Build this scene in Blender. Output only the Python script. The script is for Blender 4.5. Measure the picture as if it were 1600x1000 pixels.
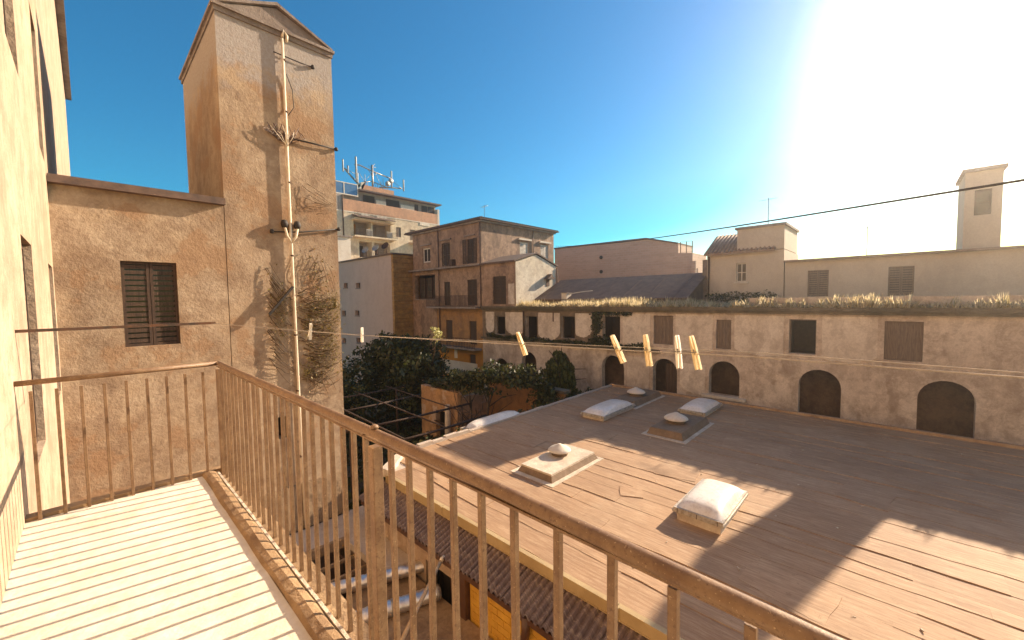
import bpy, math, random
import numpy as np
from mathutils import Vector, Matrix
R_ = math.radians
rnd = random.Random(7)
scene = bpy.context.scene
for o in list(bpy.data.objects): bpy.data.objects.remove(o)

# ------------------------------------------------------------------ camera, sky, sun, exposure
SUN_EL, SUN_AZ = 25.0, -12.0          # degrees; azimuth counter-clockwise from +X
cam_d = bpy.data.cameras.new('camera'); cam = bpy.data.objects.new('camera', cam_d)
scene.collection.objects.link(cam); scene.camera = cam
cam_d.sensor_width = 36; cam_d.lens = 630 / 1600 * 36
cam_d.clip_start = 0.05; cam_d.clip_end = 2000
th, pt, rl = R_(43.6), R_(-3.0), R_(0.8)
fh = Vector((math.cos(th), math.sin(th), 0)); rh = Vector((math.sin(th), -math.cos(th), 0)); zz = Vector((0, 0, 1))
fw = fh * math.cos(pt) + zz * math.sin(pt); up0 = -fh * math.sin(pt) + zz * math.cos(pt)
cr = rh * math.cos(rl) - up0 * math.sin(rl); cu = up0 * math.cos(rl) + rh * math.sin(rl)
cam.matrix_world = Matrix(((cr.x, cu.x, -fw.x, 0), (cr.y, cu.y, -fw.y, 0), (cr.z, cu.z, -fw.z, 0), (0, 0, 0, 1)))

world = bpy.data.worlds.new('World'); scene.world = world; world.use_nodes = True
wn = world.node_tree; wn.nodes.clear()
sky = wn.nodes.new('ShaderNodeTexSky'); sky.sky_type = 'NISHITA'; sky.sun_disc = False
sky.sun_elevation = R_(SUN_EL); sky.sun_rotation = R_(90 - SUN_AZ)
sky.altitude = 0; sky.air_density = 1.0; sky.dust_density = 0.55; sky.ozone_density = 2.5
hsv = wn.nodes.new('ShaderNodeHueSaturation'); hsv.inputs['Hue'].default_value = 0.498; hsv.inputs['Saturation'].default_value = 2.4
bgn = wn.nodes.new('ShaderNodeBackground'); bgn.inputs['Strength'].default_value = 0.09
won = wn.nodes.new('ShaderNodeOutputWorld')
wn.links.new(sky.outputs[0], hsv.inputs['Color']); skt = wn.nodes.new('ShaderNodeMix'); skt.data_type = 'RGBA'; skt.blend_type = 'MULTIPLY'; skt.inputs[0].default_value = 1; skt.inputs[7].default_value = (0.68, 1.02, 1.04, 1)
wn.links.new(hsv.outputs[0], skt.inputs[6]); wn.links.new(skt.outputs[2], bgn.inputs['Color']); wn.links.new(bgn.outputs[0], won.inputs['Surface'])

sun_d = bpy.data.lights.new('sun', 'SUN'); sun_d.energy = 4.8; sun_d.angle = R_(0.5); sun_d.color = (1.0, 0.96, 0.89)
sun = bpy.data.objects.new('sun', sun_d); scene.collection.objects.link(sun)
sd = Vector((math.cos(R_(SUN_EL)) * math.cos(R_(SUN_AZ)), math.cos(R_(SUN_EL)) * math.sin(R_(SUN_AZ)), math.sin(R_(SUN_EL))))
sun.rotation_euler = sd.to_track_quat('Z', 'Y').to_euler(); sun.location = sd * 60

vs = scene.view_settings
vs.view_transform = 'Standard'; vs.look = 'None'; vs.gamma = 1.0; vs.use_curve_mapping = False
vs.exposure = 1.22
vs.use_white_balance = True; vs.white_balance_temperature = 9200; vs.white_balance_tint = 18
scene.cycles.max_bounces = 8; scene.cycles.diffuse_bounces = 4

# ------------------------------------------------------------------ object helpers
C = scene.collection
def tag(o, label=None, cat=None, group=None, kind=None):
    if label: o['label'] = label
    if cat: o['category'] = cat
    if group: o['group'] = group
    if kind: o['kind'] = kind
    return o
def thing(name, label, cat, loc=(0, 0, 0), group=None):
    o = bpy.data.objects.new(name, None); C.objects.link(o); o.location = loc; o.empty_display_size = 0.3
    o['wl'] = 0; del o['wl']
    return tag(o, label, cat, group)
def wloc(o):
    v = Vector(o.location); p = o.parent
    while p: v = v + Vector(p.location); p = p.parent
    return v
class MB:
    def __init__(s): s.v = []; s.f = []; s.sm = []
    def quad(s, *ps, smooth=False):
        n = len(s.v); s.v += [tuple(p) for p in ps]; s.f.append(tuple(range(n, n + len(ps)))); s.sm.append(smooth)
    def box(s, x0, x1, y0, y1, z0, z1):
        n = len(s.v)
        s.v += [(x0, y0, z0), (x1, y0, z0), (x1, y1, z0), (x0, y1, z0), (x0, y0, z1), (x1, y0, z1), (x1, y1, z1), (x0, y1, z1)]
        for f in ((0, 3, 2, 1), (4, 5, 6, 7), (0, 1, 5, 4), (1, 2, 6, 5), (2, 3, 7, 6), (3, 0, 4, 7)):
            s.f.append(tuple(n + i for i in f)); s.sm.append(False)
        return s
    def mbox(s, M, u0, u1, d0, d1, z0, z1):        # box in a wall's own frame
        n = len(s.v)
        for z in (z0, z1):
            for (u, d) in ((u0, d0), (u1, d0), (u1, d1), (u0, d1)): s.v.append(tuple(M(u, d, z)))
        for f in ((0, 3, 2, 1), (4, 5, 6, 7), (0, 1, 5, 4), (1, 2, 6, 5), (2, 3, 7, 6), (3, 0, 4, 7)):
            s.f.append(tuple(n + i for i in f)); s.sm.append(False)
        return s
    def bar(s, p, q, w, h=None, up=(0, 0, 1)):
        h = h or w; p = Vector(p); q = Vector(q); d = (q - p).normalized(); up = Vector(up)
        if abs(d.dot(up)) > 0.98: up = Vector((1, 0, 0))
        a = d.cross(up).normalized() * w / 2; b = a.cross(d).normalized() * h / 2
        n = len(s.v)
        for c in (p, q):
            for (i, j) in ((-1, -1), (1, -1), (1, 1), (-1, 1)): s.v.append(tuple(c + a * i + b * j))
        for f in ((0, 3, 2, 1), (4, 5, 6, 7), (0, 1, 5, 4), (1, 2, 6, 5), (2, 3, 7, 6), (3, 0, 4, 7)):
            s.f.append(tuple(n + i for i in f)); s.sm.append(False)
        return s
    def tube(s, pts, r, n=8, cap=True, smooth=True):
        pts = [Vector(p) for p in pts]; rs = r if isinstance(r, (list, tuple)) else [r] * len(pts)
        base = len(s.v); prev = None
        for i, p in enumerate(pts):
            d = (pts[min(i + 1, len(pts) - 1)] - pts[max(i - 1, 0)]).normalized()
            if prev is None:
                up = Vector((0, 0, 1)) if abs(d.z) < 0.95 else Vector((1, 0, 0)); a = d.cross(up).normalized()
            else: a = (prev - d * prev.dot(d)).normalized()
            prev = a; b = d.cross(a)
            for k in range(n):
                t = 2 * math.pi * k / n; s.v.append(tuple(p + (a * math.cos(t) + b * math.sin(t)) * rs[i]))
        for i in range(len(pts) - 1):
            for k in range(n):
                s.f.append((base + i * n + k, base + i * n + (k + 1) % n, base + (i + 1) * n + (k + 1) % n, base + (i + 1) * n + k)); s.sm.append(smooth)
        if cap:
            s.f.append(tuple(base + k for k in range(n - 1, -1, -1))); s.sm.append(False)
            m = base + (len(pts) - 1) * n; s.f.append(tuple(m + k for k in range(n))); s.sm.append(False)
        return s
    def lathe(s, c, prof, n=20, smooth=True):      # prof: (radius, z)
        base = len(s.v)
        for (r, z) in prof:
            for k in range(n):
                t = 2 * math.pi * k / n; s.v.append((c[0] + r * math.cos(t), c[1] + r * math.sin(t), c[2] + z))
        for i in range(len(prof) - 1):
            for k in range(n):
                s.f.append((base + i * n + k, base + i * n + (k + 1) % n, base + (i + 1) * n + (k + 1) % n, base + (i + 1) * n + k)); s.sm.append(smooth)
        return s
    def prism(s, M, poly, d0, d1):                 # poly of (u, z) extruded in depth
        n = len(s.v); m = len(poly)
        for d in (d0, d1):
            for (u, z) in poly: s.v.append(tuple(M(u, d, z)))
        s.f.append(tuple(range(n, n + m))); s.f.append(tuple(range(n + 2 * m - 1, n + m - 1, -1))); s.sm += [False, False]
        for i in range(m):
            j = (i + 1) % m; s.f.append((n + i, n + j, n + m + j, n + m + i)); s.sm.append(False)
        return s
    def wall(s, M, u0, u1, z0, z1, ops, d0=0.0, d1=0.35):
        us = sorted(set([u0, u1] + [a for o in ops for a in o[:2]])); zs = sorted(set([z0, z1] + [a for o in ops for a in o[2:4]]))
        for i in range(len(us) - 1):
            for j in range(len(zs) - 1):
                um, zm = (us[i] + us[i + 1]) / 2, (zs[j] + zs[j + 1]) / 2
                if any(o[0] < um < o[1] and o[2] < zm < o[3] for o in ops): continue
                for d in (d0, d1):
                    s.quad(M(us[i], d, zs[j]), M(us[i + 1], d, zs[j]), M(us[i + 1], d, zs[j + 1]), M(us[i], d, zs[j + 1]))
        for (a, b, c, d_) in ((u0, u0, z0, z1), (u1, u1, z0, z1)): s.quad(M(a, d0, c), M(a, d1, c), M(a, d1, d_), M(a, d0, d_))
        for z in (z0, z1): s.quad(M(u0, d0, z), M(u1, d0, z), M(u1, d1, z), M(u0, d1, z))
        for o in ops:
            a, b, c, d_ = o[:4]
            for u in (a, b): s.quad(M(u, d0, c), M(u, d1, c), M(u, d1, d_), M(u, d0, d_))
            s.quad(M(a, d0, c), M(b, d0, c), M(b, d1, c), M(a, d1, c))
            if len(o) > 4 and o[4]:
                rr = (b - a) / 2; zc = d_ - rr * o[4]; N = 14
                arc = [((a + b) / 2 - rr * math.cos(math.pi * k / N), zc + rr * o[4] * math.sin(math.pi * k / N)) for k in range(N + 1)]
                for d in (d0, d1):
                    for k in range(N):
                        (ua, za), (ub, zb) = arc[k], arc[k + 1]
                        s.quad(M(ua, d, za), M(ub, d, zb), M(ub, d, d_), M(ua, d, d_))
                for k in range(N):
                    (ua, za), (ub, zb) = arc[k], arc[k + 1]
                    s.quad(M(ua, d0, za), M(ub, d0, zb), M(ub, d1, zb), M(ua, d1, za))
            else: s.quad(M(a, d0, d_), M(b, d0, d_), M(b, d1, d_), M(a, d1, d_))
        return s
    def mesh(s, name):
        me = bpy.data.meshes.new(name); me.from_pydata(s.v, [], s.f)
        me.polygons.foreach_set('use_smooth', s.sm); me.update(); return me
    def build(s, name, mat, parent=None, **kw):
        o = bpy.data.objects.new(name, s.mesh(name)); o.data.materials.append(mat); C.objects.link(o)
        if parent: o.parent = parent; o.location = -wloc(parent)
        return tag(o, **kw)
def inst(name, me, parent, loc, rot=(0, 0, 0), sc=(1, 1, 1)):
    o = bpy.data.objects.new(name, me); C.objects.link(o); o.parent = parent
    o.location = Vector(loc) - (wloc(parent) if parent else Vector()); o.rotation_euler = rot; o.scale = sc
    return o
def MX(x): return lambda u, d, z: (x + d, u, z)     # wall facing -X, u runs along Y
def MY(y): return lambda u, d, z: (u, y + d, z)     # wall facing -Y, u runs along X

# ------------------------------------------------------------------ materials
def newmat(name):
    m = bpy.data.materials.new(name); m.use_nodes = True; nt = m.node_tree
    return m, nt, nt.nodes['Principled BSDF']
def nd(nt, t, **kw):
    n = nt.nodes.new(t)
    for k, v in kw.items():
        if k.startswith('_'): setattr(n, k[1:], v)
        else: n.inputs[k.replace('__', ' ')].default_value = v
    return n
def mix(nt, fac, a, b, blend='MIX'):
    n = nt.nodes.new('ShaderNodeMix'); n.data_type = 'RGBA'; n.blend_type = blend
    for sock, v in ((n.inputs[0], fac), (n.inputs[6], a), (n.inputs[7], b)):
        if isinstance(v, bpy.types.NodeSocket): nt.links.new(v, sock)
        elif isinstance(v, (tuple, list)): sock.default_value = tuple(v) + ((1,) if len(v) == 3 else ())
        else: sock.default_value = v
    return n.outputs[2]
def ramp(nt, src, lo, hi, a=0.0, b=1.0):
    n = nt.nodes.new('ShaderNodeMapRange'); n.inputs[1].default_value = lo; n.inputs[2].default_value = hi
    n.inputs[3].default_value = a; n.inputs[4].default_value = b; nt.links.new(src, n.inputs[0]); return n.outputs[0]
def noise(nt, vec, scale, detail=5, rough=0.6):
    n = nd(nt, 'ShaderNodeTexNoise', Scale=scale, Detail=detail, Roughness=rough); nt.links.new(vec, n.inputs['Vector']); return n.outputs['Fac']
def scaled(nt, vec, s):
    n = nt.nodes.new('ShaderNodeMapping'); n.inputs['Scale'].default_value = s; nt.links.new(vec, n.inputs['Vector']); return n.outputs[0]
def mul(nt, a, b):
    n = nt.nodes.new('ShaderNodeMath'); n.operation = 'MULTIPLY'
    for s, v in ((n.inputs[0], a), (n.inputs[1], b)):
        if isinstance(v, bpy.types.NodeSocket): nt.links.new(v, s)
        else: s.default_value = v
    return n.outputs[0]
def bump(nt, bs, h, strength, dist=0.02):
    n = nd(nt, 'ShaderNodeBump', Strength=strength, Distance=dist); nt.links.new(h, n.inputs['Height']); nt.links.new(n.outputs[0], bs.inputs['Normal'])
def pos(nt): return nt.nodes.new('ShaderNodeNewGeometry').outputs['Position']
def plaster(name, main, alt, dirt, patch=0.4, streak=0.5, spots=0.0, peel=0.0, peelcol=(0.2, 0.14, 0.1), rough=0.9, bs=0.5, big=0.35, top=None):
    m, nt, b = newmat(name); P = pos(nt)
    n1 = noise(nt, P, big, 6, 0.65); n2 = noise(nt, P, 2.3, 6, 0.7); n3 = noise(nt, P, 14, 4, 0.7)
    col = mix(nt, ramp(nt, n1, 0.38, 0.62), main, alt)
    col = mix(nt, mul(nt, ramp(nt, n2, 0.46, 0.64), patch), col, dirt)
    wp = nd(nt, 'ShaderNodeTexNoise', Scale=1.3, Detail=3); nt.links.new(P, wp.inputs['Vector']); va = nt.nodes.new('ShaderNodeVectorMath'); va.operation = 'MULTIPLY_ADD'; nt.links.new(wp.outputs['Color'], va.inputs[0]); va.inputs[1].default_value = (1.2, 1.2, 0.6); nt.links.new(P, va.inputs[2])
    st = noise(nt, scaled(nt, va.outputs[0], (1.1, 1.1, 0.3)), 1.0, 7, 0.72)
    col = mix(nt, mul(nt, ramp(nt, st, 0.47, 0.63), streak), col, dirt)
    if peel:
        pn = noise(nt, P, 0.9, 8, 0.62); col = mix(nt, mul(nt, ramp(nt, pn, 0.56, 0.585), peel), col, peelcol)
    if spots:
        v = nd(nt, 'ShaderNodeTexVoronoi', Scale=2.2); nt.links.new(P, v.inputs['Vector'])
        sp = ramp(nt, v.outputs['Distance'], 0.10, 0.2, 1, 0); col = mix(nt, mul(nt, mul(nt, sp, ramp(nt, n2, 0.45, 0.6)), spots), col, dirt)
    if top:                                          # a different render coat above a height: (z0, z1, colour)
        sx = nt.nodes.new('ShaderNodeSeparateXYZ'); nt.links.new(P, sx.inputs[0])
        ad = nt.nodes.new('ShaderNodeMath'); ad.operation = 'ADD'; nt.links.new(sx.outputs[2], ad.inputs[0]); nt.links.new(ramp(nt, n2, 0.3, 0.7, -0.5, 0.5), ad.inputs[1])
        col = mix(nt, ramp(nt, ad.outputs[0], top[0], top[1]), col, top[2])
    col = mix(nt, ramp(nt, n3, 0.35, 0.7, 0.0, 0.35), col, dirt)
    nt.links.new(col, b.inputs['Base Color']); b.inputs['Roughness'].default_value = rough
    h = mix(nt, 0.5, n3, n2); bump(nt, b, h, bs, 0.05); return m
def simple(name, col, alt=None, scale=8, rough=0.6, metal=0.0, bs=0.15, vec=None, spread=(0.4, 0.65)):
    m, nt, b = newmat(name); P = pos(nt)
    if vec: P = scaled(nt, P, vec)
    n = noise(nt, P, scale, 5, 0.65)
    alt = alt or tuple(c * 0.7 for c in col)
    nt.links.new(mix(nt, ramp(nt, n, *spread), col, alt), b.inputs['Base Color'])
    b.inputs['Roughness'].default_value = rough; b.inputs['Metallic'].default_value = metal
    if bs: bump(nt, b, n, bs, 0.01)
    return m
def leafmat(name, cols, rough=0.55, trans=0.25):
    m, nt, b = newmat(name); g = nt.nodes.new('ShaderNodeNewGeometry')
    cr_ = nt.nodes.new('ShaderNodeValToRGB'); e = cr_.color_ramp.elements
    e[0].color = tuple(cols[0]) + (1,); e[1].color = tuple(cols[-1]) + (1,)
    for i, c in enumerate(cols[1:-1]): x = e.new((i + 1) / (len(cols) - 1)); x.color = tuple(c) + (1,)
    nt.links.new(g.outputs['Random Per Island'], cr_.inputs[0]); nt.links.new(cr_.outputs[0], b.inputs['Base Color'])
    b.inputs['Roughness'].default_value = rough
    tr = nt.nodes.new('ShaderNodeBsdfTranslucent'); nt.links.new(cr_.outputs[0], tr.inputs[0])
    ms = nt.nodes.new('ShaderNodeMixShader'); ms.inputs[0].default_value = trans
    nt.links.new(b.outputs[0], ms.inputs[1]); nt.links.new(tr.outputs[0], ms.inputs[2])
    nt.links.new(ms.outputs[0], nt.nodes['Material Output'].inputs['Surface']); return m

M = {}
M['tower'] = plaster('tower_plaster', (0.47, 0.36, 0.255), (0.41, 0.285, 0.18), (0.20, 0.12, 0.075), 0.6, 0.55, 0.25, 0.6, (0.35, 0.20, 0.11), bs=0.55, big=0.9, top=(5.3, 6.0, (0.37, 0.335, 0.31)))
M['tower_base'] = plaster('tower_rubble', (0.42, 0.30, 0.19), (0.30, 0.20, 0.12), (0.16, 0.10, 0.06), 0.7, 0.3, 0.3, bs=1.0, big=1.5)
M['cement'] = plaster('grey_cement', (0.36, 0.31, 0.28), (0.28, 0.23, 0.2), (0.14, 0.10, 0.08), 0.6, 0.5, bs=0.7)
M['mid'] = plaster('faded_rose_plaster', (0.48, 0.32, 0.225), (0.395, 0.25, 0.17), (0.15, 0.095, 0.07), 0.7, 0.75, 0, 0.55, (0.27, 0.175, 0.115), bs=0.7)
M['midlow'] = plaster('ochre_plaster', (0.52, 0.27, 0.09), (0.40, 0.21, 0.09), (0.18, 0.10, 0.06), 0.6, 0.7, 0, 0.4, (0.33, 0.2, 0.12))
M['orange'] = plaster('orange_plaster', (0.60, 0.27, 0.04), (0.50, 0.20, 0.03), (0.30, 0.13, 0.04), 0.3, 0.4)
M['gable'] = plaster('white_spotted_plaster', (0.80, 0.73, 0.60), (0.72, 0.62, 0.48), (0.30, 0.22, 0.16), 0.35, 0.3, 0.8, 0.35, (0.5, 0.38, 0.28))
M['arcade'] = plaster('dirty_pale_plaster', (0.72, 0.61, 0.51), (0.62, 0.50, 0.41), (0.26, 0.18, 0.13), 0.5, 0.6, 0.35, 0.4, (0.40, 0.30, 0.23))
M['panel'] = plaster('limewash_patch', (0.80, 0.71, 0.61), (0.72, 0.62, 0.52), (0.34, 0.25, 0.19), 0.4, 0.6, 0.25)
M['stain'] = plaster('stained_brown_wall', (0.30, 0.215, 0.155), (0.22, 0.155, 0.105), (0.10, 0.075, 0.05), 0.6, 0.6, bs=0.9)
M['moss'] = plaster('mossy_stone', (0.20, 0.15, 0.10), (0.12, 0.10, 0.06), (0.06, 0.05, 0.03), 0.6, 0.5, bs=1.0)
M['grey'] = plaster('mauve_grey_render', (0.58, 0.455, 0.40), (0.54, 0.415, 0.36), (0.38, 0.28, 0.24), 0.25, 0.3, bs=0.25)
M['quoin'] = plaster('ochre_stone', (0.55, 0.30, 0.10), (0.40, 0.20, 0.07), (0.20, 0.10, 0.04), 0.7, 0.3, bs=1.0, big=1.5)
M['dark_wall'] = plaster('dark_brown_wall', (0.24, 0.16, 0.12), (0.18, 0.12, 0.09), (0.08, 0.05, 0.04), 0.5, 0.6)  # dark brown coat shared by inner walls, recesses and trim
M['apt'] = plaster('cream_render', (0.74, 0.63, 0.46), (0.66, 0.54, 0.39), (0.36, 0.26, 0.18), 0.4, 0.6, bs=0.3)
M['apt_pink'] = plaster('salmon_render', (0.62, 0.33, 0.20), (0.54, 0.27, 0.165), (0.33, 0.19, 0.125), 0.45, 0.55, bs=0.3)
M['apt_grey'] = plaster('grey_render', (0.42, 0.35, 0.30), (0.36, 0.29, 0.25), (0.2, 0.15, 0.12), 0.3, 0.4, bs=0.2)
M['white'] = plaster('white_render', (0.74, 0.69, 0.60), (0.68, 0.60, 0.50), (0.42, 0.33, 0.25), 0.25, 0.3, bs=0.25)
M['cream'] = plaster('cream_house_render', (0.62, 0.53, 0.42), (0.58, 0.48, 0.37), (0.40, 0.31, 0.24), 0.2, 0.3, bs=0.2)
M['own'] = plaster('balcony_house_render', (0.52, 0.39, 0.285), (0.44, 0.32, 0.225), (0.27, 0.18, 0.12), 0.7, 0.7, 0.2, 0.5, (0.40, 0.27, 0.18), bs=0.6, big=0.6)
M['ruin'] = plaster('ruin_plaster', (0.62, 0.36, 0.17), (0.55, 0.33, 0.2), (0.22, 0.12, 0.07), 0.6, 0.5, 0.3, 0.95, (0.55, 0.42, 0.34), bs=1.0)
M['garden_wall'] = plaster('orange_garden_wall', (0.46, 0.23, 0.09), (0.38, 0.18, 0.07), (0.16, 0.08, 0.04), 0.6, 0.4, bs=1.0)
M['slab'] = plaster('pale_concrete', (0.52, 0.45, 0.38), (0.45, 0.37, 0.30), (0.28, 0.2, 0.15), 0.3, 0.1, bs=0.3)
M['floor'] = plaster('cream_balcony_floor', (0.78, 0.73, 0.62), (0.72, 0.65, 0.53), (0.48, 0.38, 0.27), 0.35, 0.0, 0.5, bs=0.3, big=2)
M['kerb'] = plaster('stained_kerb', (0.38, 0.25, 0.14), (0.30, 0.19, 0.10), (0.16, 0.09, 0.05), 0.6, 0.0, bs=0.8, big=4)
M['lime'] = plaster('lime_mortar', (0.70, 0.62, 0.50), (0.60, 0.5, 0.4), (0.35, 0.26, 0.19), 0.5, 0.0, bs=0.8, big=2)
M['dark'] = simple('dark_interior', (0.05, 0.034, 0.024), rough=0.95, bs=0)
M['glass'] = simple('dusty_dark_glass', (0.05, 0.045, 0.04), (0.09, 0.075, 0.06), 2.0, 0.12, 0, 0)
M['blueglass'] = simple('blue_tinted_glass', (0.10, 0.20, 0.30), (0.14, 0.26, 0.38), 1.0, 0.08, 0.3, 0)
M['wood'] = simple('weathered_brown_wood', (0.08, 0.045, 0.028), (0.045, 0.026, 0.018), 6, 0.8, 0, 0.4, (6, 6, 0.5))
M['greywood'] = simple('grey_shutter_wood', (0.22, 0.16, 0.12), (0.13, 0.09, 0.07), 6, 0.8, 0, 0.4, (6, 6, 0.5))
M['orangewood'] = simple('orange_door_wood', (0.45, 0.17, 0.03), (0.35, 0.13, 0.03), 5, 0.6, 0, 0.2, (6, 6, 0.5))
M['whiteframe'] = simple('white_painted_frame', (0.66, 0.60, 0.52), (0.55, 0.48, 0.4), 5, 0.6)
M['iron'] = simple('rusty_iron', (0.06, 0.04, 0.03), (0.14, 0.06, 0.03), 9, 0.75, 0.2)
M['steel'] = simple('galvanised_steel', (0.34, 0.32, 0.29), (0.22, 0.2, 0.18), 6, 0.45, 0.6)
M['antenna'] = simple('antenna_grey', (0.36, 0.35, 0.33), (0.26, 0.25, 0.24), 4, 0.5)
M['pvc'] = simple('cream_pvc_pipe', (0.72, 0.62, 0.48), (0.60, 0.48, 0.34), 4, 0.5, 0, 0.1)
M['brownpipe'] = simple('brown_pipe', (0.10, 0.045, 0.025), (0.07, 0.03, 0.02), 5, 0.4)
M['oldpipe'] = simple('old_brown_pipe', (0.17, 0.105, 0.075), (0.10, 0.06, 0.045), 5, 0.7)
M['cable'] = simple('black_cable', (0.03, 0.022, 0.018), rough=0.7)
M['rope'] = simple('pale_clothesline', (0.42, 0.37, 0.32), (0.30, 0.26, 0.22), 60, 0.8)
M['tile'] = simple('dark_roof_tile', (0.16, 0.10, 0.075), (0.09, 0.06, 0.05), 5, 0.85, 0, 0.5)
M['pantile'] = simple('pale_pantile', (0.34, 0.24, 0.18), (0.24, 0.16, 0.12), 3, 0.85, 0, 0.5)
M['slate'] = simple('grey_brown_sheet_roof', (0.19, 0.12, 0.088), (0.13, 0.08, 0.06), 2, 0.85, 0, 0.3)
M['bark'] = simple('bark', (0.09, 0.06, 0.04), (0.05, 0.03, 0.02), 10, 0.9, 0, 0.6)
M['twig'] = simple('dry_twig', (0.13, 0.075, 0.035), (0.08, 0.045, 0.02), 12, 0.9)
M['leaf'] = leafmat('dark_green_leaves', [(0.020, 0.032, 0.008), (0.042, 0.058, 0.013), (0.072, 0.082, 0.02), (0.05, 0.038, 0.015)])
M['ivy'] = leafmat('olive_ivy', [(0.032, 0.048, 0.009), (0.06, 0.08, 0.014), (0.095, 0.105, 0.022)])
M['vine'] = leafmat('dry_olive_creeper', [(0.17, 0.13, 0.04), (0.23, 0.18, 0.055), (0.26, 0.18, 0.06), (0.13, 0.08, 0.03)])
M['bloom'] = leafmat('pale_yellow_leaves', [(0.45, 0.42, 0.14), (0.6, 0.55, 0.25), (0.35, 0.36, 0.10)])
M['drygrass'] = leafmat('dry_straw_grass', [(0.62, 0.51, 0.32), (0.74, 0.64, 0.44), (0.48, 0.37, 0.20), (0.34, 0.28, 0.13)], trans=0.6)
M['palewood'] = simple('pale_pole_wood', (0.55, 0.38, 0.22), (0.42, 0.27, 0.14), 14, 0.7, 0, 0.2)
M['pin'] = simple('pale_clothespin_wood', (0.78, 0.62, 0.36), (0.60, 0.42, 0.2), 60, 0.7, 0, 0.3, (1, 1, 0.2))
M['pinwhite'] = simple('bleached_clothespin_wood', (0.86, 0.83, 0.74), (0.76, 0.70, 0.58), 60, 0.7, 0, 0.3, (1, 1, 0.2))
M['ground'] = plaster('courtyard_soil', (0.10, 0.07, 0.045), (0.07, 0.05, 0.03), (0.04, 0.03, 0.02), 0.6, 0.0, bs=1.0, big=1)
M['foil'] = simple('crumpled_foil_duct', (0.82, 0.78, 0.72), (0.62, 0.57, 0.52), 9, 0.33, 0.85, 0.9)
M['dome'] = None

def mk_rail():
    m, nt, b = newmat('rusted_beige_rail'); P = pos(nt)
    n1 = noise(nt, P, 9, 6, 0.7); n2 = noise(nt, P, 70, 4, 0.7)
    col = mix(nt, ramp(nt, n1, 0.38, 0.64), (0.24, 0.142, 0.075), (0.15, 0.076, 0.036))
    col = mix(nt, ramp(nt, n2, 0.55, 0.66), col, (0.12, 0.058, 0.03))
    col = mix(nt, mul(nt, ramp(nt, noise(nt, P, 160, 2, 0.5), 0.66, 0.72), 0.6), col, (0.5, 0.36, 0.22))
    nt.links.new(col, b.inputs['Base Color']); b.inputs['Roughness'].default_value = 0.55
    bump(nt, b, n2, 0.35, 0.003); return m
M['rail'] = mk_rail()
def mk_felt(name, c1, c2, c3):
    m, nt, b = newmat(name); P = pos(nt)
    n1 = noise(nt, scaled(nt, P, (1.2, 0.25, 1)), 1.0, 6, 0.7); n2 = noise(nt, scaled(nt, P, (7, 0.8, 1)), 1.0, 5, 0.75); n3 = noise(nt, P, 30, 3, 0.7)
    oi = nt.nodes.new('ShaderNodeObjectInfo')
    col = mix(nt, ramp(nt, n1, 0.35, 0.65), c1, c2); col = mix(nt, ramp(nt, n2, 0.5, 0.72, 0, 0.7), col, c3)
    col = mix(nt, mul(nt, ramp(nt, noise(nt, P, 0.5, 5, 0.7), 0.5, 0.75), 0.45), col, (0.55, 0.42, 0.29))
    col = mix(nt, ramp(nt, oi.outputs['Random'], 0, 1, 0, 0.38), col, c3)
    pd = noise(nt, P, 0.33, 4, 0.55); col = mix(nt, mul(nt, ramp(nt, pd, 0.5, 0.66), 0.4), col, c3); fs = noise(nt, scaled(nt, P, (22, 1.6, 1)), 1.0, 4, 0.8); col = mix(nt, ramp(nt, fs, 0.5, 0.64, 0, 0.55), col, c3); col = mix(nt, ramp(nt, fs, 0.5, 0.36, 0, 0.4), col, (0.56, 0.42, 0.28))
    sp_ = noise(nt, P, 9, 3, 0.8); col = mix(nt, ramp(nt, sp_, 0.60, 0.68, 0, 0.5), col, c3)
    nt.links.new(col, b.inputs['Base Color']); b.inputs['Roughness'].default_value = 0.8
    bump(nt, b, mix(nt, 0.6, n3, n2), 0.45, 0.012); return m
M['felt'] = mk_felt('brown_roofing_felt', (0.45, 0.28, 0.165), (0.37, 0.22, 0.125), (0.23, 0.13, 0.072))
M['corr'] = mk_felt('brown_corrugated_sheet', (0.25, 0.165, 0.125), (0.20, 0.13, 0.095), (0.13, 0.08, 0.06))
M['flash'] = simple('beige_metal_flashing', (0.50, 0.37, 0.20), (0.40, 0.28, 0.14), 1.5, 0.5, 0.2, 0.1)
M['brickwall'] = simple('yellow_block', (0.62, 0.33, 0.055), (0.52, 0.26, 0.04), 4, 0.7, 0, 0.25)
def mk_dome():
    m, nt, b = newmat('milky_acrylic_dome'); P = pos(nt)
    n = noise(nt, P, 3, 4, 0.6)
    col = mix(nt, ramp(nt, n, 0.4, 0.7), (0.80, 0.76, 0.70), (0.70, 0.64, 0.56)); sx = nt.nodes.new('ShaderNodeSeparateXYZ'); nt.links.new(P, sx.inputs[0])
    n9 = noise(nt, P, 11, 5, 0.75); col = mix(nt, mul(nt, ramp(nt, n9, 0.48, 0.66), 0.45), col, (0.45, 0.37, 0.29)); nt.links.new(col, b.inputs['Base Color'])
    b.inputs['Roughness'].default_value = 0.3
    b.inputs['Subsurface Weight'].default_value = 0.3; b.inputs['Subsurface Radius'].default_value = (0.1, 0.1, 0.1); return m
M['dome'] = mk_dome()
M['alu'] = simple('dirty_aluminium', (0.55, 0.5, 0.43), (0.34, 0.28, 0.22), 12, 0.5, 0.35, 0.2)
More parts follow.
